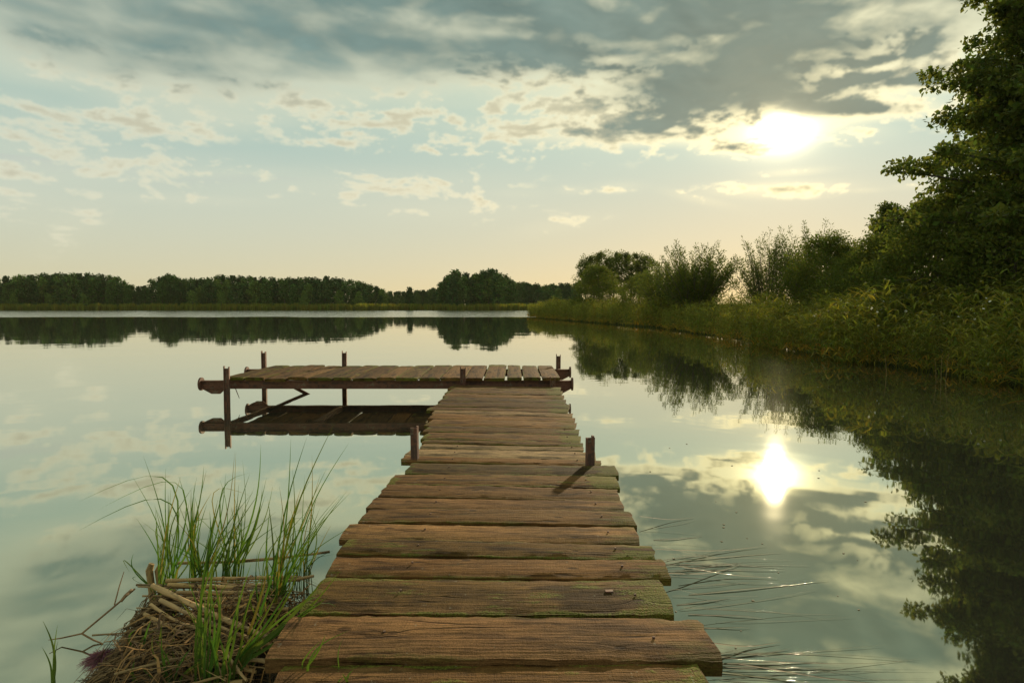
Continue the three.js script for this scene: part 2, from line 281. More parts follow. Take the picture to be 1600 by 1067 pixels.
// where the reedy bank beside the jetty meets the water
const EDGE = [[40, 9.4], [0, 9.3], [-12, 9.15], [-16, 9.0], [-24, 8.9], [-34, 9.6], [-45, 9.6], [-62, 6.2], [-80, 3.2], [-86, 2.4]];
function bankX(z) {
  for (let k = 0; k + 1 < EDGE.length; k++) if (z <= EDGE[k][0] && z >= EDGE[k + 1][0]) { const t = (EDGE[k][0] - z) / (EDGE[k][0] - EDGE[k + 1][0]); return mix(EDGE[k][1], EDGE[k + 1][1], t) + (vn(z * 0.7, 3) - 0.5) * 0.5; }
  return z > 0 ? 9.4 : 2.4;
}
function landDepth(x, z) { // metres inland; negative in the lake
  const far = FAR - z + 3 * (vn(x * 0.03, 9) - 0.5), near = z - 1.6 + 0.5 * vn(x, 4), left = -300 - x;
  let bank = z > -86 ? x - bankX(z) : Math.min(x - 2.4, z + 92);
  if (z <= -92) bank = -5;
  return Math.max(far, near, left, bank);
}
function groundY(x, z) { const d = landDepth(x, z); return d < 0 ? Math.max(-1.2, -0.12 + d * 0.4) : -0.12 + 0.5 * ss(0, 3, d) + 0.6 * ss(2, 30, d) + 0.1 * vn(x * 0.6, z * 0.6); }
{
  const xs = [], zs = [], put = (a, from, to, step) => { for (let x = from; x < to - 1e-6; x += step) a.push(x); };
  put(xs, -2000, -400, 200); put(xs, -400, -20, 12); put(xs, -20, 0, 2); put(xs, 0, 16, 0.5); put(xs, 16, 40, 2); put(xs, 40, 300, 20); put(xs, 300, 2001, 200);
  put(zs, -2500, -300, 200); put(zs, -300, -232, 8); put(zs, -232, -222, 1); put(zs, -222, -94, 8); put(zs, -94, -48, 1); put(zs, -48, 4, 0.5); put(zs, 4, 40, 4); put(zs, 40, 401, 60);
  const p = [], u = [], idx = [], nx = xs.length;
  for (const z of zs) for (const x of xs) { p.push(x, groundY(x, z), z); u.push(x / 6, z / 6); }
  for (let j = 0; j + 1 < zs.length; j++) for (let i = 0; i + 1 < nx; i++) { const a = j * nx + i; idx.push(a, a + nx, a + 1, a + 1, a + nx, a + nx + 1); }
  const g = new THREE.BufferGeometry(); g.setAttribute('position', new THREE.Float32BufferAttribute(p, 3)); g.setAttribute('uv', new THREE.Float32BufferAttribute(u, 2)); g.setIndex(idx); g.computeVertexNormals();
  structure('ground', g, M.ground);
}
{ // the lake: a calm sheet and, beyond about 85 m, water roughened by the breeze; they meet along a wandering line
  const line = [], N = 220, x0 = -420, x1 = 420;
  for (let k = 0; k <= N; k++) { const x = mix(x0, x1, k / N); line.push([x, -84 - 9 * (fbm(x * 0.02 + 3, 5, 3) - 0.5) - 5 * vn(x * 0.35, 8) - 3 * vn(x * 1.3, 2)]); }
  const sheet = (name, far, near, mat) => {
    const p = [], u = [], idx = [];
    for (let k = 0; k <= N; k++) for (const z of [far(k), near(k)]) { p.push(line[k][0], 0, z); u.push(line[k][0] / RT, -z / RT); }
    for (let k = 0; k < N; k++) { const a = 2 * k; idx.push(a, a + 1, a + 2, a + 2, a + 1, a + 3); }
    const g = new THREE.BufferGeometry(); g.setAttribute('position', new THREE.Float32BufferAttribute(p, 3)); g.setAttribute('uv', new THREE.Float32BufferAttribute(u, 2)); g.setAttribute('normal', new THREE.Float32BufferAttribute(p.map((_, i) => i % 3 === 1 ? 1 : 0), 3)); g.setIndex(idx);
    structure(name, g, mat);
  };
  sheet('lake_water', (k) => line[k][1], () => 12, M.calm);
  sheet('rippled_lake_water', () => -260, (k) => line[k][1], M.breeze);
}

// ---------------------------------------------------------------- jetty
const DECK = 0.32, PDECK = 0.42;
// one board: length along x, width along z, top at y = 0; uneven edges, ragged ends, worn top
function boardGeo(L, W, T, seed, row, o = {}) {
  const r = rng(seed * 977 + 13), nx = o.nx ?? 30, ny = 6, S = seed * 3.7, rag = o.rag ?? 0.012, wob = o.wob ?? 0.006;
  const endA = [], endB = []; for (let j = 0; j <= ny; j++) { endA.push((r() - 0.5) * 2 * rag + (o.skewA ?? 0) * (j / ny - 0.5)); endB.push((r() - 0.5) * 2 * rag + (o.skewB ?? 0) * (j / ny - 0.5)); }
  const p = [], u = [], c = [], idx = [], ring = ny + 5;
  const tint = 0.76 + 0.46 * r(), tr = tint * (0.97 + 0.06 * r()), tb = tint * (0.95 + 0.1 * r());
  const cup = (r() - 0.5) * 0.006, twist = (r() - 0.5) * 0.010, bow = (r() - 0.5) * 0.012;
  for (let i = 0; i <= nx; i++) {
    const s = i / nx, x = (s - 0.5) * L, eN = (fbm(s * 9 + S, 2.2, 3) - 0.5) * 2 * wob, eF = (fbm(s * 9 + S, 7.7, 3) - 0.5) * 2 * wob;
    const yb = bow * (1 - 4 * (s - 0.5) * (s - 0.5));
    const pt = (j, yy, drop, nudge) => {
      const t = j / ny, z = mix(-W / 2 + eF, W / 2 + eN, t) + nudge, xx = x + (s < 0.5 ? endA[j] * ss(0.06, 0, s) : endB[j] * ss(0.94, 1, s));
      const y = yy + (yy === 0 ? yb + cup * (4 * (t - 0.5) * (t - 0.5)) + twist * (t - 0.5) * (s - 0.5) * 2 + (fbm(s * L * 14 + S, t * 5 + S, 3) - 0.5) * 0.006 - drop : yb);
      p.push(xx, y, z); u.push(s, (row + 0.02 + 0.96 * (1 - t)) / ROWS); c.push(tr, tint, tb);
    };
    for (let j = 0; j <= ny; j++) pt(j, 0, j === 0 || j === ny ? 0.005 + 0.006 * vn(s * L * 30 + S, j) : 0, 0);
    pt(ny, -T * 0.5, 0, 0.004 * (vn(s * 40, S) - 0.3)); u.splice(-2, 2, s, (row + 0.10) / ROWS);
    pt(ny, -T, 0, -0.004); u.splice(-2, 2, s, (row + 0.18) / ROWS);
    pt(0, -T, 0, 0.004); u.splice(-2, 2, s, (row + 0.8) / ROWS);
    pt(0, -T * 0.5, 0, 0); u.splice(-2, 2, s, (row + 0.9) / ROWS);
  }
  for (let i = 0; i < nx; i++) for (let j = 0; j < ring; j++) { const a = i * ring + j, b = i * ring + (j + 1) % ring, e = a + ring, f = b + ring; idx.push(a, b, e, b, f, e); }
  for (const [base, flip] of [[0, 1], [nx * ring, 0]]) for (let j = 1; j + 1 < ring; j++) flip ? idx.push(base, base + j + 1, base + j) : idx.push(base, base + j, base + j + 1);
  let g = new THREE.BufferGeometry(); g.setAttribute('position', new THREE.Float32BufferAttribute(p, 3)); g.setAttribute('uv', new THREE.Float32BufferAttribute(u, 2)); g.setAttribute('color', new THREE.Float32BufferAttribute(c, 3)); g.setIndex(idx);
  return toCreasedNormals(g, 0.6);
}
function boxGeo(w, h, d, x = 0, y = 0, z = 0, b = 0.004) {
  const s = new THREE.Shape(); s.moveTo(-w / 2 + b, -h / 2 + b); s.lineTo(w / 2 - b, -h / 2 + b); s.lineTo(w / 2 - b, h / 2 - b); s.lineTo(-w / 2 + b, h / 2 - b); s.closePath();
  return new THREE.ExtrudeGeometry(s, { depth: d - 2 * b, bevelEnabled: true, bevelThickness: b, bevelSize: b, bevelSegments: 1 }).translate(x, y, z - d / 2 + b);
}
// rolled steel H section standing on y = 0; the web is burnt off lower than the flanges
function hPost(h, w, f) { return mergeGeometries([boxGeo(0.012, h, f, -w / 2, h / 2, 0, 0.002), boxGeo(0.012, h - 0.012, f, w / 2, (h - 0.012) / 2, 0, 0.002), boxGeo(w - 0.012, h - 0.035, 0.012, 0, (h - 0.035) / 2, 0.004, 0.002)]); }
function channelPost(h, w, f) { return mergeGeometries([boxGeo(w, h, 0.012, 0, h / 2, f / 2, 0.002), boxGeo(0.012, h - 0.006, f, -w / 2 + 0.006, (h - 0.006) / 2, -0.008, 0.002), boxGeo(0.012, h + 0.008, f, w / 2 - 0.006, (h + 0.008) / 2, -0.008, 0.002)]); }
function iBeamX(L, h, w) { return mergeGeometries([boxGeo(L, 0.014, w, 0, h / 2, 0, 0.002), boxGeo(L, 0.014, w, 0, -h / 2, 0, 0.002), boxGeo(L, h - 0.014, 0.012, 0, 0, 0, 0.002)]); }

const jetty = thing('jetty', 'weathered plank jetty on rusty steel posts ending in a crosswise platform', 'jetty');
{
  // gaps between the walkway boards, photo y at the board ends (left, right), then the ends of each board
  const gap = [[602, 603], [607, 610], [613.5, 617], [619, 622.5], [627, 631], [634, 639], [640, 645], [645.5, 651], [653, 659], [663, 670], [673, 680], [685, 692], [691, 698], [699, 705], [711.5, 718], [719.5, 727], [738, 743], [756.5, 760.5], [773.5, 781], [792, 799.5], [814.5, 820], [841, 847], [863.5, 873], [896, 902], [955, 959], [1027, 1031], [1150, 1150]];
  const ends = [[703, 877], [699, 880], [694, 882], [688, 886], [682, 891], [668, 889], [676, 896], [672, 899], [668, 903], [664, 907], [661, 911], [660, 912], [658, 914], [635, 933], [627, 941], [633, 969], [606, 969], [593, 972], [575, 978], [562, 996], [531, 1003], [528, 1029], [507, 1050], [468, 1058], [411, 1131], [372, 1150]];
  const rows = [3, 1, 4, 5, 3, 1, 6, 0, 4, 3, 1, 5, 6, 6, 4, 7, 1, 0, 2, 4, 2, 5, 4, 7, 2, 3, 7];
  for (let k = 0; k + 1 < gap.length; k++) {
    const h = DECK + [0, 0.004, -0.004, 0.003][k % 4] + (k === 24 ? 0.006 : 0) + (k === 25 ? -0.012 : 0);
    const far = k === 23 ? [899, 904] : k === 24 ? [961, 964] : k === 25 ? [1030, 1034] : gap[k], [eL, eR] = ends[k], zf = [onY(eL, far[0], h), onY(eR, far[1], h)], nearL = onY(ends[k][0], gap[k + 1][0], h), nearR = onY(ends[k][1], gap[k + 1][1], h);
    const a = nearL.clone(), b = nearR.clone(); // the near edge of the board, its ends as seen
    const farL = zf[0].z, farR = zf[1].z, L = a.distanceTo(b), W = Math.abs(((a.z - farL) + (b.z - farR)) / 2) - (k < 14 ? 0.009 : 0.007);
    const T = k >= 23 ? 0.058 : 0.042;
    const g = boardGeo(L, W, T, k + 3, rows[k], { nx: k > 14 ? 44 : 26, rag: 0.008, wob: k > 20 ? 0.0035 : 0.003 });
    const m = mesh('plank', g, M.wood, jetty), yaw = -Math.atan2(b.z - a.z, b.x - a.x);
    m.position.set((a.x + b.x) / 2, h, (a.z + b.z) / 2 - W / 2 * Math.cos(yaw) - 0.005); m.rotation.set((k * 7 % 5 - 2) * 0.004, yaw, (k * 5 % 7 - 3) * 0.0012);
    if (k === 23) for (const [px, py] of [[952, 924]]) { // bolt plate let into the board
      const q = onY(px, py, h), plate = mesh('bolt_plate', boxGeo(0.03, 0.005, 0.022, 0, 0, 0, 0.002), M.rust, jetty); plate.position.set(q.x, h + 0.001, q.z);
    }
    for (const sx of [-1, 1]) if (k > 8) { const nail = mesh('nail', new THREE.CylinderGeometry(0.005, 0.005, 0.006, 8), M.rust, jetty); nail.position.set(sx * 0.46 + 0.02, h + 0.004, m.position.z + 0.02 * sx); }
  }
  // stringers under the walkway
  for (const x of [-0.46, 0.48]) { const b = mesh('stringer', iBeamX(10.4, 0.12, 0.07), M.rust, jetty); b.rotation.y = Math.PI / 2; b.position.set(x, DECK - 0.128, -4.6); }
  for (const z of [-1.2, -5.0, -8.2]) { const b = mesh('cross_beam', iBeamX(1.5, 0.10, 0.07), M.rust, jetty); b.position.set(-0.02, DECK - 0.25, z); }
  // posts beside the walkway
  const p1 = onY(653, 717, DECK), p2 = onY(918, 726, DECK);
  for (const [p, up, w] of [[p1, 0.235, 0.05], [p2, 0.198, 0.054]]) { const q = mesh('post', channelPost(2.1 + DECK + up, w, 0.036), M.rust, jetty); q.position.set(p.x, -2.1, p.z); q.rotation.y = p === p2 ? 0.25 : -0.15; q.rotation.z = p === p2 ? -0.008 : 0.01; }
  for (const [x, z] of [[-0.62, -1.3], [0.6, -1.3], [-0.6, -8.2], [0.62, -8.2]]) { const q = mesh('post', hPost(2.1 + DECK - 0.2, 0.07, 0.07), M.rust, jetty); q.position.set(x, -2.1, z); }
  // platform boards, running away from the walkway's end
  const r = rng(77), zF = -9.78, zB = -11.82;
  const fixed = [[0.44, 0.695], [0.168, 0.42], [-0.072, 0.142], [-0.405, -0.10], [-0.675, -0.43], [-1.03, -0.685]];
  let x = -1.045; while (x > -4.0) { const w = 0.25 + 0.09 * r(); fixed.push([x - w, x]); x -= w + 0.012 + (r() < 0.25 ? 0.02 : 0.004); }
  fixed.forEach(([a, b], k) => {
    const W = b - a, last = k === fixed.length - 1, L = zF - zB + (r() - 0.5) * 0.10, g = boardGeo(L, W, 0.045, k + 61, last ? 7 : [4, 3, 5, 1, 0, 4, 3, 7][k % 8], { nx: 22, rag: 0.02, skewB: (r() - 0.5) * 0.03 });
    const m = mesh('platform_plank', g, M.wood, jetty); m.position.set((a + b) / 2, PDECK + (r() - 0.5) * 0.008, (zF + zB) / 2 + (r() - 0.5) * 0.04); m.rotation.set((r() - 0.5) * 0.01, Math.PI / 2 + (r() - 0.5) * 0.012, (r() - 0.5) * 0.012);
  });
  // platform beams with flanged ends, side joists
  for (const [z, xa, xb] of [[-9.86, -4.50, 0.86], [-11.62, -4.52, 0.98]]) {
    const b = mesh('platform_beam', iBeamX(xb - xa, 0.105, 0.075), M.rust, jetty); b.position.set((xa + xb) / 2, PDECK - 0.108, z);
    for (const [x, s] of [[xa, -1], [xb, 1]]) {
      const e = mesh('end_plate', new THREE.CylinderGeometry(0.095, 0.095, 0.025, 18).rotateZ(Math.PI / 2), M.rust, jetty); e.position.set(x + s * 0.0135, PDECK - 0.10, z);
      const g = new THREE.Shape(); g.moveTo(0, 0); g.lineTo(-s * 0.34, 0); g.lineTo(-s * 0.26, -0.075); g.lineTo(-s * 0.14, -0.075);
      const gus = mesh('gusset', new THREE.ExtrudeGeometry(g, { depth: 0.03, bevelEnabled: false }), M.rust, jetty); gus.position.set(x, PDECK - 0.1685, z - 0.015);
    }
  }
  for (const x of [-4.12, -2.9, -0.8, 0.66]) { const b = mesh('joist', iBeamX(1.66, 0.07, 0.05), M.rust, jetty); b.rotation.y = Math.PI / 2; b.position.set(x, PDECK - 0.135, -10.74); }
  const posts = [[356, -9.80, 0.595], [720, -9.80, 0.59], [861, -9.86, 0.44], [413, -11.74, 0.675], [536, -11.74, 0.675], [871, -11.74, 0.62]];
  for (const [px, z, top] of posts) { const p = atZ(px, 600, z), q = mesh('platform_post', hPost(2.4 + top, 0.066, 0.05), M.rust, jetty); q.position.set(p.x, -2.4, z + (z > -10 ? 0.09 : -0.03)); q.rotation.y = (px % 7 - 3) * 0.03; q.rotation.z = (px % 5 - 2) * 0.006; }
  // brace from the post down into the water
  const br = new MB(); br.tube([V(-4.25, 0.36, -11.55), V(-3.35, -0.02, -11.2), V(-2.9, -0.22, -11.1)], [0.028, 0.028, 0.028], 8); mesh('brace', br.geo(), M.rust, jetty);
  const wire = new MB(); wire.tube([V(-4.02, 0.31, -9.82), V(-3.97, 0.2, -9.80), V(-3.94, 0.12, -9.8)], [0.006, 0.006, 0.004], 5); mesh('wire', wire.geo(), M.rust, jetty);
}

// ---------------------------------------------------------------- trees
const leafTint = (r) => { const k = 0.65 + 0.7 * r(), y = r(); return [k * (0.85 + 0.5 * y), k, k * (0.8 + 0.4 * r())]; };
function addClump(mb, r, c, rx, ry, n, size, asp, tintBase) {
  const d = V(0, 0, 0), s = V(0, 0, 0), q = V(0, 0, 0);
  for (let k = 0; k < n; k++) {
    randDir(r, q); const rad = Math.pow(r(), 0.45), x = c.x + q.x * rx * rad, y = c.y + q.y * ry * rad, z = c.z + q.z * rx * rad;
    randDir(r, d); d.addScaledVector(q, 0.7); d.y -= 0.25; d.normalize();
    randDir(r, s); s.y *= 0.45; s.addScaledVector(d, -s.dot(d)); if (s.lengthSq() < 1e-3) s.set(d.z, 0, -d.x); s.normalize();
    const l = size * (0.65 + 0.7 * r()), t = leafTint(r);
    mb.leaf(x, y, z, d, s, l, l * asp, tintBase ? [t[0] * tintBase[0], t[1] * tintBase[1], t[2] * tintBase[2]] : t);
  }
}
// a broad-leaved tree: trunk, limbs to each clump, leaf clumps through an envelope env(t, phi) -> radius
function broadTree(o) {
  const r = rng(o.seed), wood = new MB(), limbs = new MB(), crown = new MB(), H = o.h, lean = o.lean ?? V(0, 0, 0);
  const at = (t) => V(lean.x * t * t * H + 0.12 * Math.sin(t * 7 + o.seed), t * H, lean.z * t * t * H + 0.12 * Math.cos(t * 5 + o.seed));
  const pts = [], rad = []; for (let k = 0; k <= 9; k++) { const t = k / 9 * 0.96; pts.push(at(t)); rad.push(o.r * (1 - t) * (1 - 0.25 * t) + 0.012 * o.h / 10 + (k === 0 ? o.r * 0.35 : 0)); }
  pts[0].y = -0.4; wood.tube(pts, rad, 9);
  for (let k = 0; k < (o.boughs ?? 0); k++) { // long limbs that carry their own row of clumps and stand out of the outline
    const t = o.t0 + (0.97 - o.t0) * Math.pow((k + r()) / o.boughs, 1.1), phi = k * 2.39996 + r(), R = o.env(t) * (0.82 + 0.42 * r()), a = at(t), tip = V(a.x + Math.cos(phi) * R, a.y + R * (0.10 - 0.22 * r()), a.z + Math.sin(phi) * R), b = at(Math.max(0.06, t - 0.05 - 0.12 * r())), m = b.clone().lerp(tip, 0.5); m.y += 0.10 * R;
    const br = Math.max(0.02, o.r * 0.3 * (1 - t)), curve = new THREE.CatmullRomCurve3([b, m, tip]); limbs.tube(curve.getPoints(5), [br, br * 0.9, br * 0.75, br * 0.55, br * 0.35, br * 0.15], 5, [1, 1, 1], false);
    for (let j = 0; j < 9; j++) { const u = 0.28 + 0.75 * (j + r()) / 9, p = curve.getPoint(Math.min(1, u)), sp = (1.05 - u) * 0.9 * o.cr + 0.18; p.x += (r() - 0.5) * 2.2 * sp; p.z += (r() - 0.5) * 2.2 * sp; p.y += (r() - 0.4) * 0.7 * sp; const cr = o.cr * (0.45 + 0.5 * r()) * (1.15 - 0.45 * u); addClump(crown, r, p, cr, cr * 0.5, Math.round(o.leaves * 0.6), o.leaf, o.asp ?? 0.62, o.tint); }
  }
  for (let k = 0; k < o.clumps; k++) {
    const t = o.t0 + (1 - o.t0) * Math.pow((k + r()) / o.clumps, o.tp ?? 0.9), phi = r() * Math.PI * 2 + k * 2.4, R = o.env(t, phi) * (0.72 + 0.4 * vn(Math.cos(phi) * 2.2 + 9 + o.seed, t * 7 + Math.sin(phi) * 2.2)), rho = R * (o.boughs ? 0.82 : 1) * Math.sqrt(0.10 + 0.90 * r());
    const a = at(t), c = V(a.x + Math.cos(phi) * rho, t * H + (o.droop ?? 0) * -rho * 0.25 + (r() - 0.5) * 0.4, a.z + Math.sin(phi) * rho);
    if (c.y < (o.floor ?? 0.6)) continue;
    const cr = o.cr * (0.6 + 0.8 * r());
    if (k % (o.limbEvery ?? 2) === 0) { const b = at(Math.max(0.1, t - 0.06 - 0.22 * rho / H * 2)), m = b.clone().lerp(c, 0.55); m.y += 0.18 * rho * (o.droop ? 0.6 : 0.2) - 0.1; const br = Math.max(0.012, o.r * 0.22 * (1 - t * 0.7)); limbs.tube([b, m, c], [br, br * 0.6, br * 0.2], 5, [1, 1, 1], false); }
    addClump(crown, r, c, cr, cr * (o.flat ?? 0.6), Math.round(o.leaves * (0.6 + 0.8 * r())), o.leaf, o.asp ?? 0.62, o.tint);
  }
  return { trunk: wood.geo(), limbs: limbs.geo(), crown: crown.geo() };
}
function plantTree(name, label, group, geo, mat, pos, rot = 0, sc = 1, cat = 'tree') {
  const t = thing(name, label, cat, pos, group);
  t.rotation.y = rot; t.scale.setScalar(sc);
  mesh('trunk', geo.trunk, M.bark, t); if (geo.limbs) mesh('limb', geo.limbs, M.bark, t); mesh('crown', geo.crown, mat, t);
  return t;
}
{
  // the tall tree that overhangs the bank beside the jetty
  const prof = [[0, 4.6], [0.12, 5.3], [0.2, 5.6], [0.27, 5.5], [0.33, 5.0], [0.41, 4.4], [0.5, 3.6], [0.6, 2.7], [0.75, 1.7], [0.9, 0.8], [1.01, 0.2]];
  const env = (t) => { for (let k = 0; k + 1 < prof.length; k++) if (t <= prof[k + 1][0]) return mix(prof[k][1], prof[k + 1][1], (t - prof[k][0]) / (prof[k + 1][0] - prof[k][0])); return 0.2; };
  const g = broadTree({ seed: 3, h: 17.0, r: 0.36, boughs: 150, clumps: 900, t0: 0.04, tp: 1.25, env: (t) => env(t), cr: 0.85, flat: 0.5, leaves: 160, leaf: 0.155, asp: 0.72, droop: 0.5, limbEvery: 4, floor: 0.7 });
  plantTree('alder_tree', 'tall dense dark tree towering over the reedy bank', null, g, M.leaf, [17.2, groundY(17.2, -20.5), -20.5]);
  const g2 = broadTree({ seed: 8, h: 7.6, r: 0.16, clumps: 260, t0: 0.08, env: (t) => 2.5 * Math.pow(Math.sin(Math.PI * clamp(0.2 + 0.76 * t)), 0.8) * (1 - 0.35 * t), cr: 0.5, flat: 0.6, leaves: 95, leaf: 0.13, asp: 0.66, droop: 0.3, limbEvery: 3, floor: 0.4 });
  plantTree('young_alder_tree', 'slim young tree with narrow pointed top beside the tall dense tree', null, g2, M.leaf, [18.6, groundY(18.6, -34), -34], 1, 0.77);
  const g3 = broadTree({ seed: 14, h: 4.3, r: 0.09, clumps: 210, t0: 0.05, env: (t) => 2.5 * Math.pow(Math.sin(Math.PI * clamp(0.25 + 0.72 * t)), 0.6), cr: 0.5, flat: 0.7, leaves: 100, leaf: 0.11, asp: 0.6, droop: 0.1, limbEvery: 3, floor: 0.3, tint: [1.0, 1.0, 0.8] });
  for (const [px, z, s, l] of [[1290, -33, 0.98, 'rounded olive bush in front of the feathery willow'], [1370, -27, 0.85, 'rounded olive bush between the slim young tree and the reeds'], [1470, -22, 1.0, 'rounded olive bush at the foot of the tall dense tree'], [1585, -18.5, 0.95, 'low spreading bush under the tall dense tree beside the reeds'], [935, -72, 1.15, 'rounded bush on the reed point below the row of thin trees'], [1000, -60, 0.85, 'small bush on the reed point beside the first feathery willow']]) {
    const x = atZ(px, 478, z).x; plantTree('bush', l, 'bushes along the reedy bank', g3, M.willow, [x, groundY(x, z), z], px, s, 'bush');
  }
  const g4 = broadTree({ seed: 41, h: 9.2, r: 0.14, clumps: 75, t0: 0.36, env: (t) => 2.0 * Math.pow(Math.sin(Math.PI * clamp(t * 0.9)), 0.8), cr: 0.55, flat: 0.65, leaves: 60, leaf: 0.20, asp: 0.7, limbEvery: 2, floor: 2.4 });
  for (const [px, z, s] of [[915, -92, 0.86], [928, -96, 0.9], [942, -93, 0.93], [958, -97, 0.95], [972, -94, 0.93], [986, -98, 0.93], [1000, -94, 0.91], [1013, -97, 0.9]]) {
    const x = atZ(px, 478, z).x; plantTree('poplar_tree', 'thin bare-trunked tree in the row behind the reed point', 'row of thin trees behind the reed point', g4, M.leaf, [x, 0.1, z], px, s);
  }
}
// feathery willows: many arching shoots with narrow leaves
function willowGeo(seed, H, shoots, spread, perShoot, open) {
  const r = rng(seed), stems = new MB(), crown = new MB(), d = V(0, 0, 0), s = V(0, 0, 0);
  for (let k = 0; k < shoots; k++) {
    const phi = r() * 6.283, out = Math.pow(r(), 0.7) * spread, h = H * (0.55 + 0.45 * r()) * (1 - 0.32 * Math.pow(out / spread, 2)), b = V(Math.cos(phi) * 0.5 * r(), -0.2, Math.sin(phi) * 0.5 * r());
    const pts = [], rad = []; for (let q = 0; q <= 6; q++) { const t = q / 6; pts.push(V(b.x + Math.cos(phi) * out * (t * 0.7 + 0.3 * t * t) + 0.12 * (vn(q + k, 3) - 0.5), b.y + (h + 0.2) * (t - 0.10 * t * t * (out / spread)) / (1 - 0.10 * (out / spread)), b.z + Math.sin(phi) * out * (t * 0.7 + 0.3 * t * t) + 0.12 * (vn(q + k, 9) - 0.5))); rad.push(mix(0.034, 0.005, t)); }
    stems.tube(pts, rad, 4, [1, 1, 1], false);
    const curve = new THREE.CatmullRomCurve3(pts);
    for (let q = 0; q < perShoot; q++) {
      const t = open + (1 - open) * Math.pow(r(), 0.85), p = curve.getPoint(t), tw = 0.42 * (1.05 - t) + 0.06; randDir(r, d);
      p.x += d.x * tw; p.y += d.y * tw * 0.8 + tw * 0.3; p.z += d.z * tw;
      d.multiplyScalar(0.8); d.y += 0.55; d.normalize(); randDir(r, s); s.addScaledVector(d, -s.dot(d)).normalize();
      const l = 0.13 + 0.10 * r(); crown.leaf(p.x, p.y, p.z, d, s, l, l * 0.26, leafTint(r));
    }
  }
  return { trunk: stems.geo(), crown: crown.geo() };
}
{
  const w1 = willowGeo(5, 5.6, 105, 2.9, 270, 0.12), w2 = willowGeo(9, 6.9, 85, 3.2, 150, 0.34), w3 = willowGeo(13, 5.4, 100, 2.7, 250, 0.12);
  for (const [px, z, g, s, l] of [[1085, -45, w1, 1, 'feathery willow bush with dense lower leaves on the reedy bank'], [1200, -42, w2, 0.84, 'airy willow with bare shoots showing the sky between them'], [1265, -40, w2, 0.88, 'tallest feathery willow on the reedy bank with upright shoots'], [1325, -38, w3, 0.86, 'feathery willow beside the slim young tree'], [1040, -50, w3, 0.82, 'low feathery willow beside the reed point']]) {
    const x = atZ(px, 478, z).x; plantTree('willow', l, 'feathery willows along the reedy bank', g, M.willow, [x, groundY(x, z), z], px * 0.7, s, 'willow');
  }
}
// the wood across the lake
{
  const kinds = [0, 1, 2, 3, 4, 5].map((k) => broadTree({ seed: 100 + k, h: 12, r: 0.22, clumps: 62, t0: 0.1, env: [(t) => 3.4 * Math.pow(Math.sin(Math.PI * clamp(0.18 + 0.78 * t)), 0.6), (t) => 2.5 * Math.pow(1.05 - t, 0.75) + 0.2, (t) => 3.0 * Math.pow(Math.sin(Math.PI * clamp(0.2 + 0.77 * t)), 0.7), (t) => 2.2 * Math.pow(Math.sin(Math.PI * clamp(0.2 + 0.77 * t)), 0.6), (t) => 3.6 * Math.pow(Math.sin(Math.PI * clamp(0.1 + 0.86 * t)), 0.7), (t) => 2.8 * Math.pow(1.08 - t, 0.6)][k], cr: 0.95, flat: 0.75, leaves: 34, leaf: 0.62, asp: 0.75, limbEvery: 4, floor: 0.5, tint: [[0.85, 0.9, 1], [0.6, 0.75, 0.85], [1.7, 1.5, 1.1], [0.9, 1.0, 0.8], [1.2, 1.2, 1], [0.7, 0.8, 0.85]][k] }));
  const labels = ['round-crowned dark tree in the wood across the lake', 'pointed dark tree in the wood across the lake', 'bushy mid green tree in the wood across the lake', 'slender tree in the wood across the lake', 'broad spreading tree in the wood across the lake', 'blunt cone-shaped tree in the wood across the lake'];
  const top = [[-160, 436], [-60, 434], [0, 434], [50, 429], [120, 427], [175, 431], [196, 440], [212, 451], [226, 447], [240, 438], [262, 431], [285, 436], [320, 435], [350, 430], [400, 434], [440, 435], [520, 434], [560, 439], [590, 448], [604, 456], [660, 454], [684, 448], [694, 436], [712, 424], [740, 430], [762, 421], [786, 428], [800, 440], [850, 445], [900, 443], [980, 446], [1250, 440], [1700, 436]];
  const topAt = (x) => { for (let k = 0; k + 1 < top.length; k++) if (x >= top[k][0] && x <= top[k + 1][0]) return mix(top[k][1], top[k + 1][1], (x - top[k][0]) / (top[k + 1][0] - top[k][0])); return 438; };
  const r = rng(55), made = {};
  const put = (px, z, k, ty) => {
    const H = (HORIZON - ty) / F * -z / Math.cos(0) + EYE, x = atZ(px, 478, z).x, pos = [x, 0.25, z], s = H / 12.6;
    let t = made[k];
    if (!t) { t = made[k] = plantTree('far_tree', labels[k], 'trees of the wood across the lake', kinds[k], M.farLeaf, pos, 0, 1); } else { t = dup(t, labels[k]); t.position.set(...pos); }
    t.rotation.y = r() * 6.28; t.scale.set(s * (0.9 + 0.3 * r()), s, s * (0.9 + 0.3 * r()));
  };
  for (let px = -150; px < 905; px += 9 + 8 * r()) { const ty = topAt(px), deep = px > 600 && px < 688; put(px, deep ? -330 - 20 * r() : px > 800 ? -285 - 10 * r() : -238 - 8 * r(), Math.floor(r() * 6), ty + 4 + 9 * r()); }
  for (let px = -150; px < 905; px += 8 + 7 * r()) { const ty = topAt(px), deep = px > 600 && px < 688; put(px, deep ? -350 - 20 * r() : px > 800 ? -300 - 10 * r() : -250 - 12 * r(), Math.floor(r() * 6), ty + 2 * r() - 1); }
  for (let px = 592; px < 905; px += 5 + 3 * r()) if (px < 700 || px > 786) put(px, -345 - 25 * r(), Math.floor(r() * 6), topAt(px) + 3 * r());
  for (const [px, ty, k] of [[262, 430, 3], [272, 432, 3], [710, 423, 4], [742, 428, 2], [765, 421, 0], [640, 450, 1]]) put(px, -246, k, ty);
  for (const px of [20, 75, 130, 300, 345, 475, 530, 560]) put(px, -234, 2, 452 + 8 * r()); // lower trees at the water's edge
}

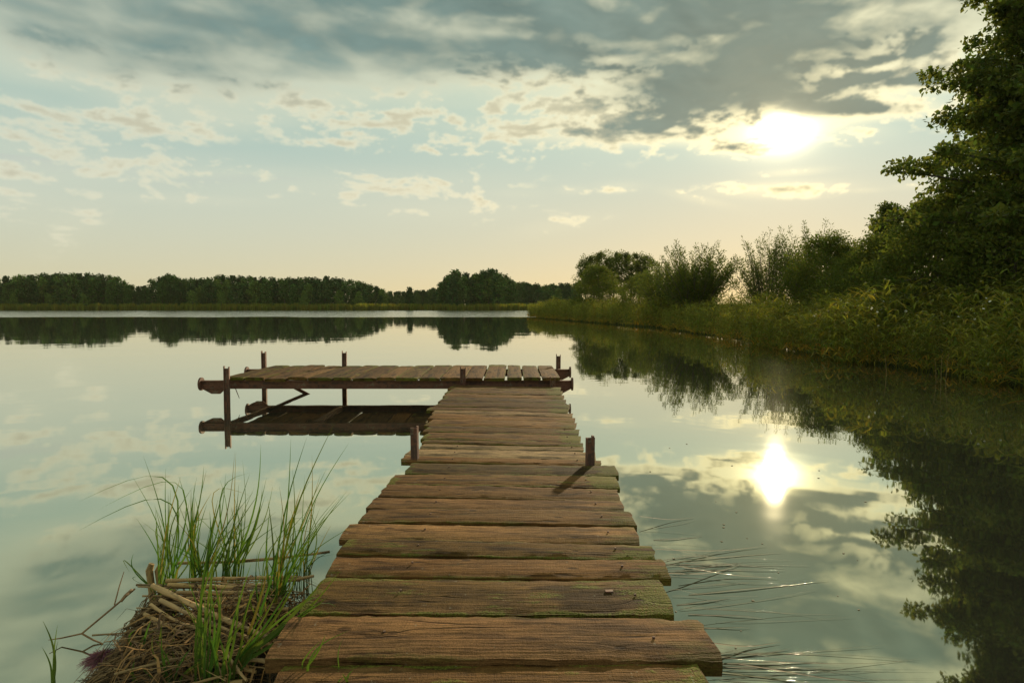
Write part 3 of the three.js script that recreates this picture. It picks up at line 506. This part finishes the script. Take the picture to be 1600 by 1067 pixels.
// ---------------------------------------------------------------- reeds
function reedGeo(seed, H, leaves, lw, parts) {
  const r = rng(seed), mb = new MB(), stem = parts ? new MB() : mb, lf = [];
  const lean = V((r() - 0.5) * 0.3, 0, (r() - 0.5) * 0.3), pts = []; for (let k = 0; k <= 4; k++) { const t = k / 4; pts.push(V(lean.x * t * t, -0.25 + (H + 0.25) * t, lean.z * t * t)); }
  const g = leafTint(r); stem.tube(pts, [0.007, 0.006, 0.005, 0.004, 0.002], 4, [1.1, 0.95, 0.9], false);
  for (let k = 0; k < leaves; k++) {
    const t = 0.05 + 0.93 * (k + r()) / leaves, b = V(lean.x * t * t, H * t, lean.z * t * t), phi = k * 2.4 + r(), L = (0.42 + 0.35 * r()) * (1.1 - 0.5 * t), up = 0.9 - 0.3 * r(), q = [], w = [];
    for (let j = 0; j <= 4; j++) { const a = j / 4; q.push(V(b.x + Math.cos(phi) * L * a * 0.85, b.y + L * (up * a - 0.95 * a * a * (0.5 + 0.5 * r())), b.z + Math.sin(phi) * L * a * 0.85)); w.push(lw * (a < 0.3 ? 0.5 + a * 1.6 : 1 - (a - 0.3) / 0.72)); }
    const m = parts ? new MB() : mb; m.ribbon(q, w, V(-Math.sin(phi), 0, Math.cos(phi)), t < 0.3 && r() < 0.4 ? [2.6, 1.3, 1.2] : leafTint(r), 0.3); if (parts) lf.push(m.geo());
  }
  return parts ? { stem: stem.geo(), leaves: lf } : mb.geo();
}
{
  const r = rng(91), kinds = [1, 2, 3, 4, 5].map((k) => reedGeo(300 + k, 1.5, 14, 0.054)), lists = kinds.map(() => []);
  const place = (x, z, s) => { lists[Math.floor(r() * kinds.length)].push([x, Math.max(-0.05, groundY(x, z)), z, s]); };
  for (let z = 3; z > -90;) { const d = Math.max(6, -z), dens = clamp(40 / d, 1.0, 2.0); for (let k = 0; k < 10; k++) { const zz = z - r() * 0.5, dx = Math.pow(r(), 1.5) * (z > -30 ? 6 : 7) - 0.1 - 0.75 * vn(zz * 0.9, 17) * vn(zz * 2.7, 5), hump = 0.72 + 0.62 * vn(zz * 0.55, dx * 0.7 + 3); place(bankX(zz) + dx, zz, hump * (0.75 + 0.35 * r()) * (dx < 0.3 ? 0.85 : 1.0) * (z < -45 ? 1.12 : 1)); } z -= 0.32 / dens; }
  for (let k = 0; k < 500; k++) place(2.4 + 10 * r(), -86 - 5 * r(), 0.95 + 0.35 * r());
  const q = new THREE.Quaternion(), e = new THREE.Euler(), m = new THREE.Matrix4(), col = new THREE.Color();
  lists.forEach((l, k) => {
    const im = new THREE.InstancedMesh(kinds[k], M.reed, l.length); im.name = numbered('reed_bed');
    l.forEach(([x, y, z, s], i) => { e.set((r() - 0.5) * 0.2, r() * 6.28, (r() - 0.5) * 0.2); m.compose(V(x, y, z), q.setFromEuler(e), V(s, s * (0.9 + 0.2 * r()), s)); im.setMatrixAt(i, m); const t = 0.7 + 0.6 * r(); im.setColorAt(i, col.setRGB(t * (0.9 + 0.35 * r()), t, t * 0.95)); });
    im.userData.kind = 'stuff'; tag(im, 'dense green reeds and sedge filling the bank below the bushes', 'reeds', 'reed bed along the bank'); im.castShadow = im.receiveShadow = true; scene.add(im);
  });
  // single reeds standing out at the water's edge
  const proto = [0, 1, 2].map((k) => { const gq = reedGeo(400 + k, 1.25, 7, 0.032, true), t = thing('reed_plant', 'single leafy reed standing at the water edge of the reed bank', 'reed', [0, 0, 0], 'reeds standing out at the water edge'); mesh('stem', gq.stem, M.reed, t); gq.leaves.forEach((g) => mesh('leaf', g, M.reed, t)); return t; });
  for (let k = 0; k < 54; k++) { const t = k < 3 ? proto[k] : dup(proto[k % 3]), z = -10.2 - 15 * Math.pow(r(), 1.2), x = bankX(z) - 0.05 - 0.35 * r(), s = 0.55 + 0.5 * r(); t.position.set(x, -0.05, z); t.rotation.set((r() - 0.5) * 0.25, r() * 6.28, 0.1 + 0.35 * r()); t.scale.setScalar(s); }
  // bleached dead stems
  for (const [px, py, h, n] of [[1464, 596, 0.5, 3], [1386, 588, 0.5, 1]]) for (let k = 0; k < n; k++) {
    const p = onY(px + k * 7, py, 0), b = new MB(); b.tube([V(0, -0.1, 0), V(0.02 * (k - 1), h * 0.5, 0), V(0.05 * (k - 1), h * (0.9 + 0.1 * k), 0)], [0.004, 0.0035, 0.002], 5, [0.8, 0.8, 0.7]);
    const st = mesh('dead_reed_stem', b.geo(), M.stalk); tag(st, 'thin bleached reed stem rising from water in front of the reed bank', 'reed stem', 'bleached stems before the reed bank'); st.position.copy(p);
  }
  // small white flowers in the reeds
  const fl = new MB(); for (let k = 0; k < 6; k++) { const a = k * 1.047; fl.leaf(0, 0, 0, V(Math.cos(a) * 0.9, 0.43, Math.sin(a) * 0.9), V(-Math.sin(a), 0, Math.cos(a)), 0.03, 0.024, [1, 1, 1]); }
  const fm = new THREE.MeshPhysicalMaterial({ name: 'white_petal', color: new THREE.Color().setRGB(0.75, 0.73, 0.62), roughness: 0.9, transmission: 0.3 }), fg = fl.geo();
  for (let k = 0; k < 34; k++) { const z = -13.5 - 9 * r(), x = bankX(z) + 0.2 + 1.6 * r(), f = mesh('white_flower', fg, fm); tag(f, 'tiny white flower among the reeds of the bank', 'flower', 'white flowers among the reeds'); f.position.set(x, groundY(x, z) + 1.0 + 0.5 * r(), z); f.rotation.set(r() * 1.2, r() * 6, r()); f.scale.setScalar(0.7 + 0.6 * r()); }
  // strip of reeds along the far shore
  const tuft = new MB(); for (let k = 0; k < 22; k++) { const a = r() * 6.28, x = (r() - 0.5) * 1.6, z = (r() - 0.5) * 0.8, h = 1.2 + 0.9 * r(); tuft.ribbon([V(x, -0.2, z), V(x + 0.05, h * 0.6, z), V(x + 0.25 * Math.cos(a), h, z)], [0.16, 0.14, 0.02], V(Math.cos(a), 0, Math.sin(a)), leafTint(r)); }
  const far = new THREE.InstancedMesh(tuft.geo(), M.reed, 2600); far.name = 'far_reed_strip'; far.userData.kind = 'stuff'; tag(far, 'pale green reed strip along the far shore of the lake', 'reeds');
  for (let k = 0; k < 2600; k++) { const x = -300 + 520 * r(), z = FAR + 1.5 * (vn(x * 0.03, 9) - 0.5) * 2 - 7 * r() + 1.5, s = 0.8 + 0.5 * r(); m.compose(V(x, 0, z), q.setFromEuler(e.set(0, r() * 6.28, 0)), V(s * 1.2, s, s)); far.setMatrixAt(k, m); far.setColorAt(k, col.setRGB(0.75 + 0.3 * r(), 0.85, 0.9)); }
  scene.add(far);
}

// ---------------------------------------------------------------- heap of dead stalks and grass beside the jetty
{
  const r = rng(123);
  // soaked mat of roots that carries the heap
  const mat = thing('root_mat', 'dark tangled root mat under the dead stalks beside the jetty', 'root mat', [-1.21, 0, -2.74]);
  { const g = new THREE.SphereGeometry(1, 40, 20), p = g.attributes.position; for (let i = 0; i < p.count; i++) { const x = p.getX(i), y = p.getY(i), z = p.getZ(i), k = 0.8 + 0.5 * fbm(x * 3 + 5, z * 3 + y * 2 + 8, 4); p.setXYZ(i, x * 0.33 * k + 0.03, y * 0.085 * k - 0.02, z * 0.46 * k); } g.computeVertexNormals(); g.setAttribute('color', new THREE.Float32BufferAttribute(new Float32Array(p.count * 3).fill(0.3), 3)); mesh('mud_core', g, M.root, mat);
    const f = new MB();
    for (let k = 0; k < 1500; k++) { const a = r() * 6.28, q = Math.sqrt(r()), x = Math.cos(a) * q * 0.36, z = Math.sin(a) * q * 0.48, y = 0.09 * Math.sqrt(1 - q * q * 0.9) + 0.02 * r(), t = r() * 6.28, L = 0.05 + 0.14 * r(), c = 0.4 + 0.7 * r(); f.tube([V(x, y, z), V(x + Math.cos(t) * L * 0.5, y + 0.02 * r(), z + Math.sin(t) * L * 0.5), V(x + Math.cos(t + 0.5) * L, y - 0.03 * r(), z + Math.sin(t + 0.5) * L)], [0.0016, 0.0014, 0.0008], 3, [c, c * 0.95, c * 0.8], false); }
    const dl = new MB(); // flattened dead leaves and sheaths
    for (let k = 0; k < 620; k++) { const a = r() * 6.28, q = Math.sqrt(r()), x = Math.cos(a) * q * 0.34, z = Math.sin(a) * q * 0.46, y = 0.10 * Math.sqrt(1 - q * q * 0.9) + 0.10 * r(), t = r() * 6.28, L = 0.08 + 0.2 * r(), c = 0.45 + 2.9 * r() * r(), kk = (r() - 0.5) * 0.16, pts = [], wd = []; for (let j = 0; j <= 4; j++) { const u = j / 4; pts.push(V(x + Math.cos(t + kk * 6 * u) * L * u, y + 0.05 * Math.sin(u * 3.1) * r() - 0.06 * u * u, z + Math.sin(t + kk * 6 * u) * L * u)); wd.push((0.005 + 0.008 * r()) * (1 - 0.8 * u)); } dl.ribbon(pts, wd, V(-Math.sin(t), 0.6 * (r() - 0.5), Math.cos(t)), [c * 1.35, c, c * 0.55], 0.4); }
    mesh('dead_leaf_litter', dl.geo(), M.root, mat).userData.kind = 'stuff';
    const wisp = mesh('root_fibres', f.geo(), M.root, mat); wisp.userData.kind = 'stuff';
    const left = new MB(); // strands hanging over the outer side down to the water
    for (let k = 0; k < 520; k++) { const z = -0.42 + 0.72 * r(), x0 = -0.33 - 0.05 * r() + 0.12 * z + 0.05 * (vn(z * 9, 2) - 0.5), y0 = 0.06 + 0.14 * r() * vn(z * 11, 6), L = 0.03 + 0.10 * r() * r(), c = 0.7 + 1.3 * r(); left.tube([V(x0 + 0.08 * r(), y0, z), V(x0 - L * 0.5, y0 * 0.75, z + 0.10 * (r() - 0.5)), V(x0 - L * 0.9, y0 * 0.4 - 0.03, z + 0.26 * (r() - 0.5))], [0.0028, 0.0024, 0.001], 3, [c * 1.15, c, c * 0.75], false); }
    const st = mesh('hanging_fibres', left.geo(), M.root, mat); st.userData.kind = 'stuff'; }
  // reddish tuft of fine roots at the outer corner
  { const p = onY(160, 1032, 0.04), f = new MB(); for (let k = 0; k < 1100; k++) { const d = randDir(r, V(0, 0, 0)), L = 0.03 + 0.065 * r(); d.y = Math.abs(d.y) * 0.7 - 0.15; f.tube([V(d.x * 0.02, d.y * 0.02, d.z * 0.02), V(d.x * L * 0.6, d.y * L * 0.6 + 0.008, d.z * L * 0.6), V(d.x * L, d.y * L - 0.012 * r(), d.z * L)], [0.0011, 0.001, 0.0005], 3, [0.8 + 0.5 * r(), 0.75 + 0.5 * r(), 0.8 + 0.6 * r()], false); }
    const rm = new THREE.MeshStandardMaterial({ name: 'red_root', color: new THREE.Color().setRGB(0.20, 0.085, 0.085), vertexColors: true, roughness: 0.9 }); const m = mesh('root_tuft', f.geo(), rm); tag(m, 'reddish purple fuzzy root tuft at the water beside the stalk heap', 'root tuft'); m.position.copy(p); }
  // dead stalks: [x, y, height] at each end, thickness in metres
  const st = [
    [238, 915, 0.20, 425, 1000, 0.13, 0.017], [258, 908, 0.17, 470, 903, 0.16, 0.013], [262, 914, 0.16, 420, 918, 0.15, 0.013], [275, 926, 0.16, 440, 925, 0.15, 0.012], [290, 936, 0.15, 440, 936, 0.14, 0.012], [300, 946, 0.15, 450, 952, 0.14, 0.012],
    [250, 938, 0.17, 405, 1003, 0.13, 0.012], [235, 945, 0.17, 330, 985, 0.13, 0.010], [290, 962, 0.14, 420, 1008, 0.11, 0.012], [340, 985, 0.12, 428, 1008, 0.12, 0.012], [196, 1030, 0.06, 285, 1034, 0.08, 0.012], [205, 1040, 0.06, 270, 1040, 0.08, 0.013],
    [375, 1034, 0.11, 425, 1036, 0.12, 0.011], [330, 1000, 0.12, 352, 1062, 0.09, 0.009], [345, 1010, 0.12, 385, 1064, 0.10, 0.009], [180, 1052, 0.04, 300, 1062, 0.06, 0.014], [215, 1060, 0.04, 380, 1066, 0.08, 0.015], [150, 1062, 0.02, 195, 1050, 0.05, 0.010],
    [225, 960, 0.13, 340, 1015, 0.11, 0.010], [240, 975, 0.12, 370, 1000, 0.12, 0.009], [275, 880, 0.16, 515, 862, 0.17, 0.010], [330, 918, 0.15, 490, 900, 0.20, 0.010], [300, 1040, 0.08, 400, 1050, 0.09, 0.012], [400, 960, 0.14, 430, 1012, 0.11, 0.008],
  ];
  const lab = 'pale dead reed stalk lying in the heap against the jetty';
  const stalk = (a, b, w, label = lab, tone = 0) => {
    const mb = new MB(), pts = [], rad = [], n = 7, sag = (r() - 0.5) * 0.03, side = (r() - 0.5) * 0.05; for (let k = 0; k <= n; k++) { const t = k / n, p = a.clone().lerp(b, t); p.y += sag * Math.sin(Math.PI * t); p.z += side * Math.sin(Math.PI * t) + 0.004 * (r() - 0.5); p.sub(a); pts.push(p); rad.push(w * (0.75 + 0.5 * r()) * mix(1, 0.8, t) / 1.25); }
    const kink = !tone && r() < 0.5 ? 2 + Math.floor(r() * 4) : 99, kd = (r() - 0.5) * 0.07; pts.forEach((p, k) => { if (k > kink) { p.y -= Math.abs(kd) * (k - kink) / 4; p.z += kd * (k - kink) / 3; } });
    const c = tone || 0.3 + 0.55 * r(); mb.tube(pts, rad, 8, [c * 1.05, c, c * (0.85 + 0.2 * r())]);
    const m = mesh('reed_stalk', mb.geo(), M.stalk); tag(m, label, 'reed stalk', 'dead reed stalks heaped against the jetty'); m.position.copy(a);
  };
  for (const [x0, y0, h0, x1, y1, h1, w] of st) stalk(onY(x0, y0, h0 + 0.015), onY(x1, y1, h1 + 0.015), w * 0.98, lab, 0.7 + 0.4 * r());
  for (let k = 0; k < 44; k++) { const u = r(), py = 908 + 145 * u, x0 = 205 + 150 * r() - 30 * u, L = 60 + 150 * r() * (1 - 0.4 * u), h = 0.165 - 0.09 * u + 0.02 * r(), sl = (r() - 0.35) * 60; stalk(onY(x0, py, h), onY(Math.min(x0 + L, 470 - 60 * u), py + sl * 0.5, h - 0.01), 0.003 + 0.006 * r() * r(), lab, 0.3 + 0.6 * r()); }
  for (let k = 0; k < 46; k++) { const a = r() * 6.28, q = Math.sqrt(r()), x = -1.18 + 0.28 * q * Math.cos(a), z = -2.7 + 0.46 * q * Math.sin(a), t = (r() - 0.5) * 1.5 + (r() < 0.5 ? 0 : Math.PI), L = 0.10 + 0.22 * r(), y = 0.13 * Math.sqrt(1 - 0.75 * q * q) + 0.03 * r(); stalk(V(x - Math.cos(t) * L, y, z - Math.sin(t) * L), V(x + Math.cos(t) * L, y + 0.04 * (r() - 0.5), z + Math.sin(t) * L), 0.0022 + 0.0065 * r() * r()); }
  // upright broken stubs
  for (const [px, py, h, w] of [[235, 905, 0.075, 0.016], [247, 903, 0.06, 0.011]]) { const p = onY(px, py, 0.15), mb = new MB(); mb.tube([V(0.01, -0.12, 0), V(0, -0.02, 0), V(-0.004, h * 0.6, 0.004), V(0.006, h, 0)], [w * 1.1, w, w * 1.05, w * 0.8], 9, [0.8, 0.75, 0.65]); const m = mesh('reed_stub', mb.geo(), M.stalk); tag(m, w > 0.014 ? 'thick broken pale stub sticking up from the stalk heap' : 'thin brown broken stub sticking up from the stalk heap', 'stub'); m.position.copy(p); }
  // forked dry twig reaching out over the water
  { const t = thing('dry_twig', 'forked dry twig reaching over the water from the stalk heap', 'twig', [0, 0, 0]); const P = (x, y, h) => onY(x, y, h);
    const tw = (pts, rad) => { const mb = new MB(); mb.tube(pts, rad, 6, [0.55, 0.45, 0.4]); mesh('branch', mb.geo(), M.stalk, t); };
    tw([P(210, 920, 0.17), P(175, 950, 0.13), P(127, 990, 0.04), P(95, 997, 0.02), P(75, 1000, 0.03)], [0.004, 0.004, 0.004, 0.003, 0.0015]); tw([P(178, 945, 0.14), P(186, 915, 0.2), P(193, 893, 0.25)], [0.003, 0.0025, 0.0015]); tw([P(127, 990, 0.04), P(145, 1000, 0.012), P(160, 1006, 0.0)], [0.004, 0.004, 0.003]); tw([P(205, 922, 0.17), P(196, 930, 0.17), P(188, 940, 0.15)], [0.007, 0.007, 0.006]); }
  // green blades: [base x, base y, tip x, tip y, sideways bend px, width mm]; each tuft is one plant
  const tufts = [
    ['grass_tuft', 'tall green grass tuft rising behind the dead stalk heap', 0.10, [[265, 902, 223, 712, -8, 7], [265, 902, 258, 732, 3, 6], [262, 905, 318, 728, -14, 9], [250, 935, 282, 744, 8, 8], [266, 900, 122, 784, -70, 6], [252, 930, 208, 865, 20, 6], [270, 900, 300, 762, 18, 6], [258, 918, 296, 780, -4, 7], [246, 935, 262, 770, -6, 8], [260, 900, 240, 790, -10, 5]]],
    ['grass_tuft', 'grass tuft with bent leaf tips in the middle of the stalk heap', 0.12, [[298, 914, 279, 744, -8, 7], [315, 912, 298, 765, 6, 8], [300, 912, 322, 735, 6, 6], [316, 912, 366, 706, -12, 6], [305, 905, 330, 770, 16, 7], [315, 912, 262, 800, -14, 6], [312, 912, 395, 769, 10, 6], [296, 914, 330, 812, -6, 6], [318, 912, 340, 780, 2, 8], [322, 905, 405, 808, 12, 5], [310, 910, 352, 740, -10, 5]]],
    ['grass_tuft', 'dense grass tuft standing between the stalk heap and the jetty', 0.13, [[368, 893, 368, 706, 2, 6], [360, 897, 407, 694, -14, 9], [362, 897, 399, 738, 34, 5], [372, 893, 416, 746, -4, 6], [345, 905, 405, 770, 10, 7], [340, 906, 378, 792, -12, 7], [352, 900, 300, 800, -16, 5], [372, 893, 360, 790, -3, 7], [366, 895, 430, 800, 12, 6], [350, 903, 390, 740, 5, 6]]],
    ['grass_tuft', 'tallest grass tuft leaning over the water beside the jetty', 0.13, [[428, 942, 454, 685, -6, 8], [425, 930, 479, 683, 8, 7], [432, 938, 523, 660, 14, 7], [455, 905, 545, 692, 14, 6], [473, 904, 487, 710, -6, 6], [440, 925, 548, 769, 12, 5], [428, 942, 418, 780, -4, 8], [436, 940, 470, 762, 6, 7], [420, 915, 500, 742, -10, 6], [473, 904, 512, 800, 8, 6], [465, 905, 520, 830, 40, 4], [410, 905, 470, 795, 10, 5], [426, 942, 436, 760, -12, 6], [478, 903, 495, 770, 3, 5], [480, 900, 520, 860, 10, 4]]],
    ['grass_tuft', 'broad-bladed grass tuft in front of the dead stalk heap', 0.09, [[318, 1066, 345, 820, 6, 13], [322, 1066, 332, 900, -16, 11], [340, 1066, 300, 960, -10, 9], [345, 1064, 392, 880, 4, 9], [312, 1066, 350, 760, 14, 9], [352, 1066, 335, 980, -6, 7], [318, 1064, 290, 900, -12, 8]]],
    ['grass_tuft', 'grass tuft with long blades bending over the jetty planks', 0.12, [[366, 1040, 506, 905, -12, 15], [375, 1030, 530, 893, -22, 9], [362, 1045, 470, 880, -18, 10], [380, 1010, 420, 880, -4, 8], [395, 985, 435, 850, -5, 8], [428, 960, 433, 850, -5, 9], [415, 985, 402, 860, 8, 7], [362, 1050, 380, 960, -6, 8]]],
    ['grass_tuft', 'short grass tuft low among the dead stalks', 0.08, [[268, 1062, 242, 1000, -6, 6], [262, 1064, 252, 985, 4, 6], [272, 1062, 300, 1010, 4, 6], [278, 1064, 318, 1030, 4, 6], [225, 1020, 235, 970, 3, 10], [240, 1025, 252, 975, -2, 6], [208, 1064, 210, 1030, 2, 6], [290, 1064, 330, 1015, 4, 5], [256, 1064, 240, 1020, -3, 5]]],
    ['grass_sprig', 'small grass sprig standing alone in the water beside the stalk heap', 0.0, [[82, 1072, 66, 970, -10, 8], [84, 1072, 89, 976, 3, 6], [80, 1072, 64, 1010, -6, 6], [86, 1072, 90, 1000, 4, 5]]],
    ['deck_weed', 'little green weed growing between the jetty planks', 0.30, [[540, 1066, 526, 1048, -3, 6], [542, 1066, 552, 1046, 3, 6], [538, 1066, 558, 1054, 2, 7], [544, 1067, 535, 1052, 0, 6], [528, 1066, 540, 1056, 2, 5]]],
    ['deck_grass', 'thin grass blades growing up through the planks of the jetty', 0.31, [[476, 1045, 508, 992, -4, 7], [530, 1045, 534, 1000, 4, 3], [480, 1042, 545, 985, 14, 4], [470, 1040, 500, 1002, 3, 4]]],
  ];
  for (const [name, label, h, list] of tufts) {
    const b0 = onY(list[0][0], list[0][1], h), t = thing(name, label, 'grass', [b0.x, b0.y, b0.z]);
    const more = name === 'grass_tuft' ? [...list, ...list].map(([bx, by, tx, ty, bend, w]) => [bx + 16 * (r() - 0.5), by + 8 * (r() - 0.5), mix(bx, tx, 0.7 + 0.3 * r()) + 50 * (r() - 0.5), mix(by, ty, 0.45 + 0.5 * r()), bend + 24 * (r() - 0.5), w * (0.6 + 0.4 * r())]) : [];
    for (const [bx, by, tx, ty, bend, w] of [...list, ...more]) {
      const b = onY(bx, by, h), z = b.z + (r() - 0.5) * 0.22, tip = atZ(tx, ty, z), pxm = F / -b.z, pts = [], wd = [], n = 9, k2 = 1.15 * bend / pxm, root = 0.10;
      for (let k = 0; k <= n; k++) { const s = k / n, p = b.clone().lerp(tip, s); p.x += k2 * (Math.sin(Math.PI * s) * -0.9); p.y += Math.abs(k2) * 0.9 * Math.sin(Math.PI * s) * (bend > 25 || bend < -25 ? 1.3 : 0.25); if (!k) p.y -= root; p.sub(b0); pts.push(p); wd.push(w * 0.00135 * (s < 0.25 ? 0.7 + 1.2 * s : Math.pow(1 - (s - 0.25) / 0.76, 0.75))); }
      const c = 0.7 + 0.6 * r(), y = r(), mb = new MB(); mb.ribbon(pts, wd, V(0.9, 0, 0.45 * (r() - 0.5) * 2), r() < 0.08 ? [c * 2.6, c * 1.1, c * 1.6] : [c * (0.75 + 0.65 * y), c, c * 0.8], 0.35);
      mesh('blade', mb.geo(), M.blade, t);
    }
  }
  // blades lying on the water along the other side of the jetty
  const trail = [
    ['trailing_grass', 'long wet grass blades floating on the water beside the middle planks', [[1040, 872], [1055, 902]], 17, 0.25, 0.75],
    ['trailing_grass', 'fan of wet grass blades floating beside the widest plank of the jetty', [[1056, 910], [1100, 985]], 13, 0.25, 0.8],
    ['trailing_grass', 'dark wet grass blades floating beside the last lit plank', [[1118, 1020], [1140, 1064]], 18, 0.25, 0.9],
    ['trailing_grass', 'few thin wet blades floating on the water behind the others', [[1012, 815], [1035, 868]], 6, 0.15, 0.4],
  ];
  trail.forEach(([name, label, [A, B], n, l0, l1], q) => {
    const a = onY(A[0], A[1], 0), b = onY(B[0], B[1], 0), o = a.clone().lerp(b, 0.5), t = thing(name, label, 'grass', [o.x, 0, o.z]);
    for (let k = 0; k < n; k++) {
      const s = (k + r()) / n, p = a.clone().lerp(b, s), L = l0 + (l1 - l0) * r(), dir = -0.10 + 0.26 * (s - 0.5) + 0.20 * (r() - 0.5) - (q === 2 ? -0.12 : 0), off = 0.1 + 0.25 * r() * (k % 2), pts = [], wd = [], w = (k % 3 === 0 ? 0.012 : 0.003 + 0.003 * r()), bend = (r() - 0.5) * 0.26;
      for (let j = 0; j <= 9; j++) { const u = j / 9; pts.push(V(p.x - o.x - 0.12 + off * 0.6 + u * L, 0.004 + 0.0022 * Math.sin(u * 8 + k * 1.7) + (k % 5 === 0 ? 0.05 * (1 - u) * (1 - u) : 0), p.z - o.z + dir * u * L + bend * u * u)); wd.push(w * (u < 0.2 ? 0.7 + 1.5 * u : Math.pow(1 - (u - 0.2) / 0.82, 0.6))); }
      const c = 0.6 + 0.7 * r(), mb = new MB(); mb.ribbon(pts, wd, V(0, 0, 1), k % 5 === 0 ? [c * 1.9, c * 1.1, c] : [c, c, c * 0.9], -0.12); mesh('blade', mb.geo(), M.wetBlade, t);
    }
  });
}

{ const r = rng(404), g = new THREE.SphereGeometry(0.006, 8, 5); g.scale(1, 0.35, 0.7); const fm = new THREE.MeshStandardMaterial({ name: 'seed_husk', color: new THREE.Color().setRGB(0.20, 0.15, 0.08), roughness: 0.8 });
  for (let k = 0; k < 26; k++) { const p = onY(1010 + 420 * r(), 690 + 330 * r(), 0), m = mesh('floating_seed', g, fm); tag(m, 'tiny seed husk floating on the open water beside the jetty', 'seed', 'seed husks floating beside the jetty'); m.position.set(p.x, 0.001, p.z); m.rotation.y = r() * 6; m.scale.setScalar(0.6 + 1.2 * r()); } }

scene.fog = new THREE.FogExp2(new THREE.Color().setRGB(0.95, 0.88, 0.66), 0.00008);

renderer.render(scene, camera);
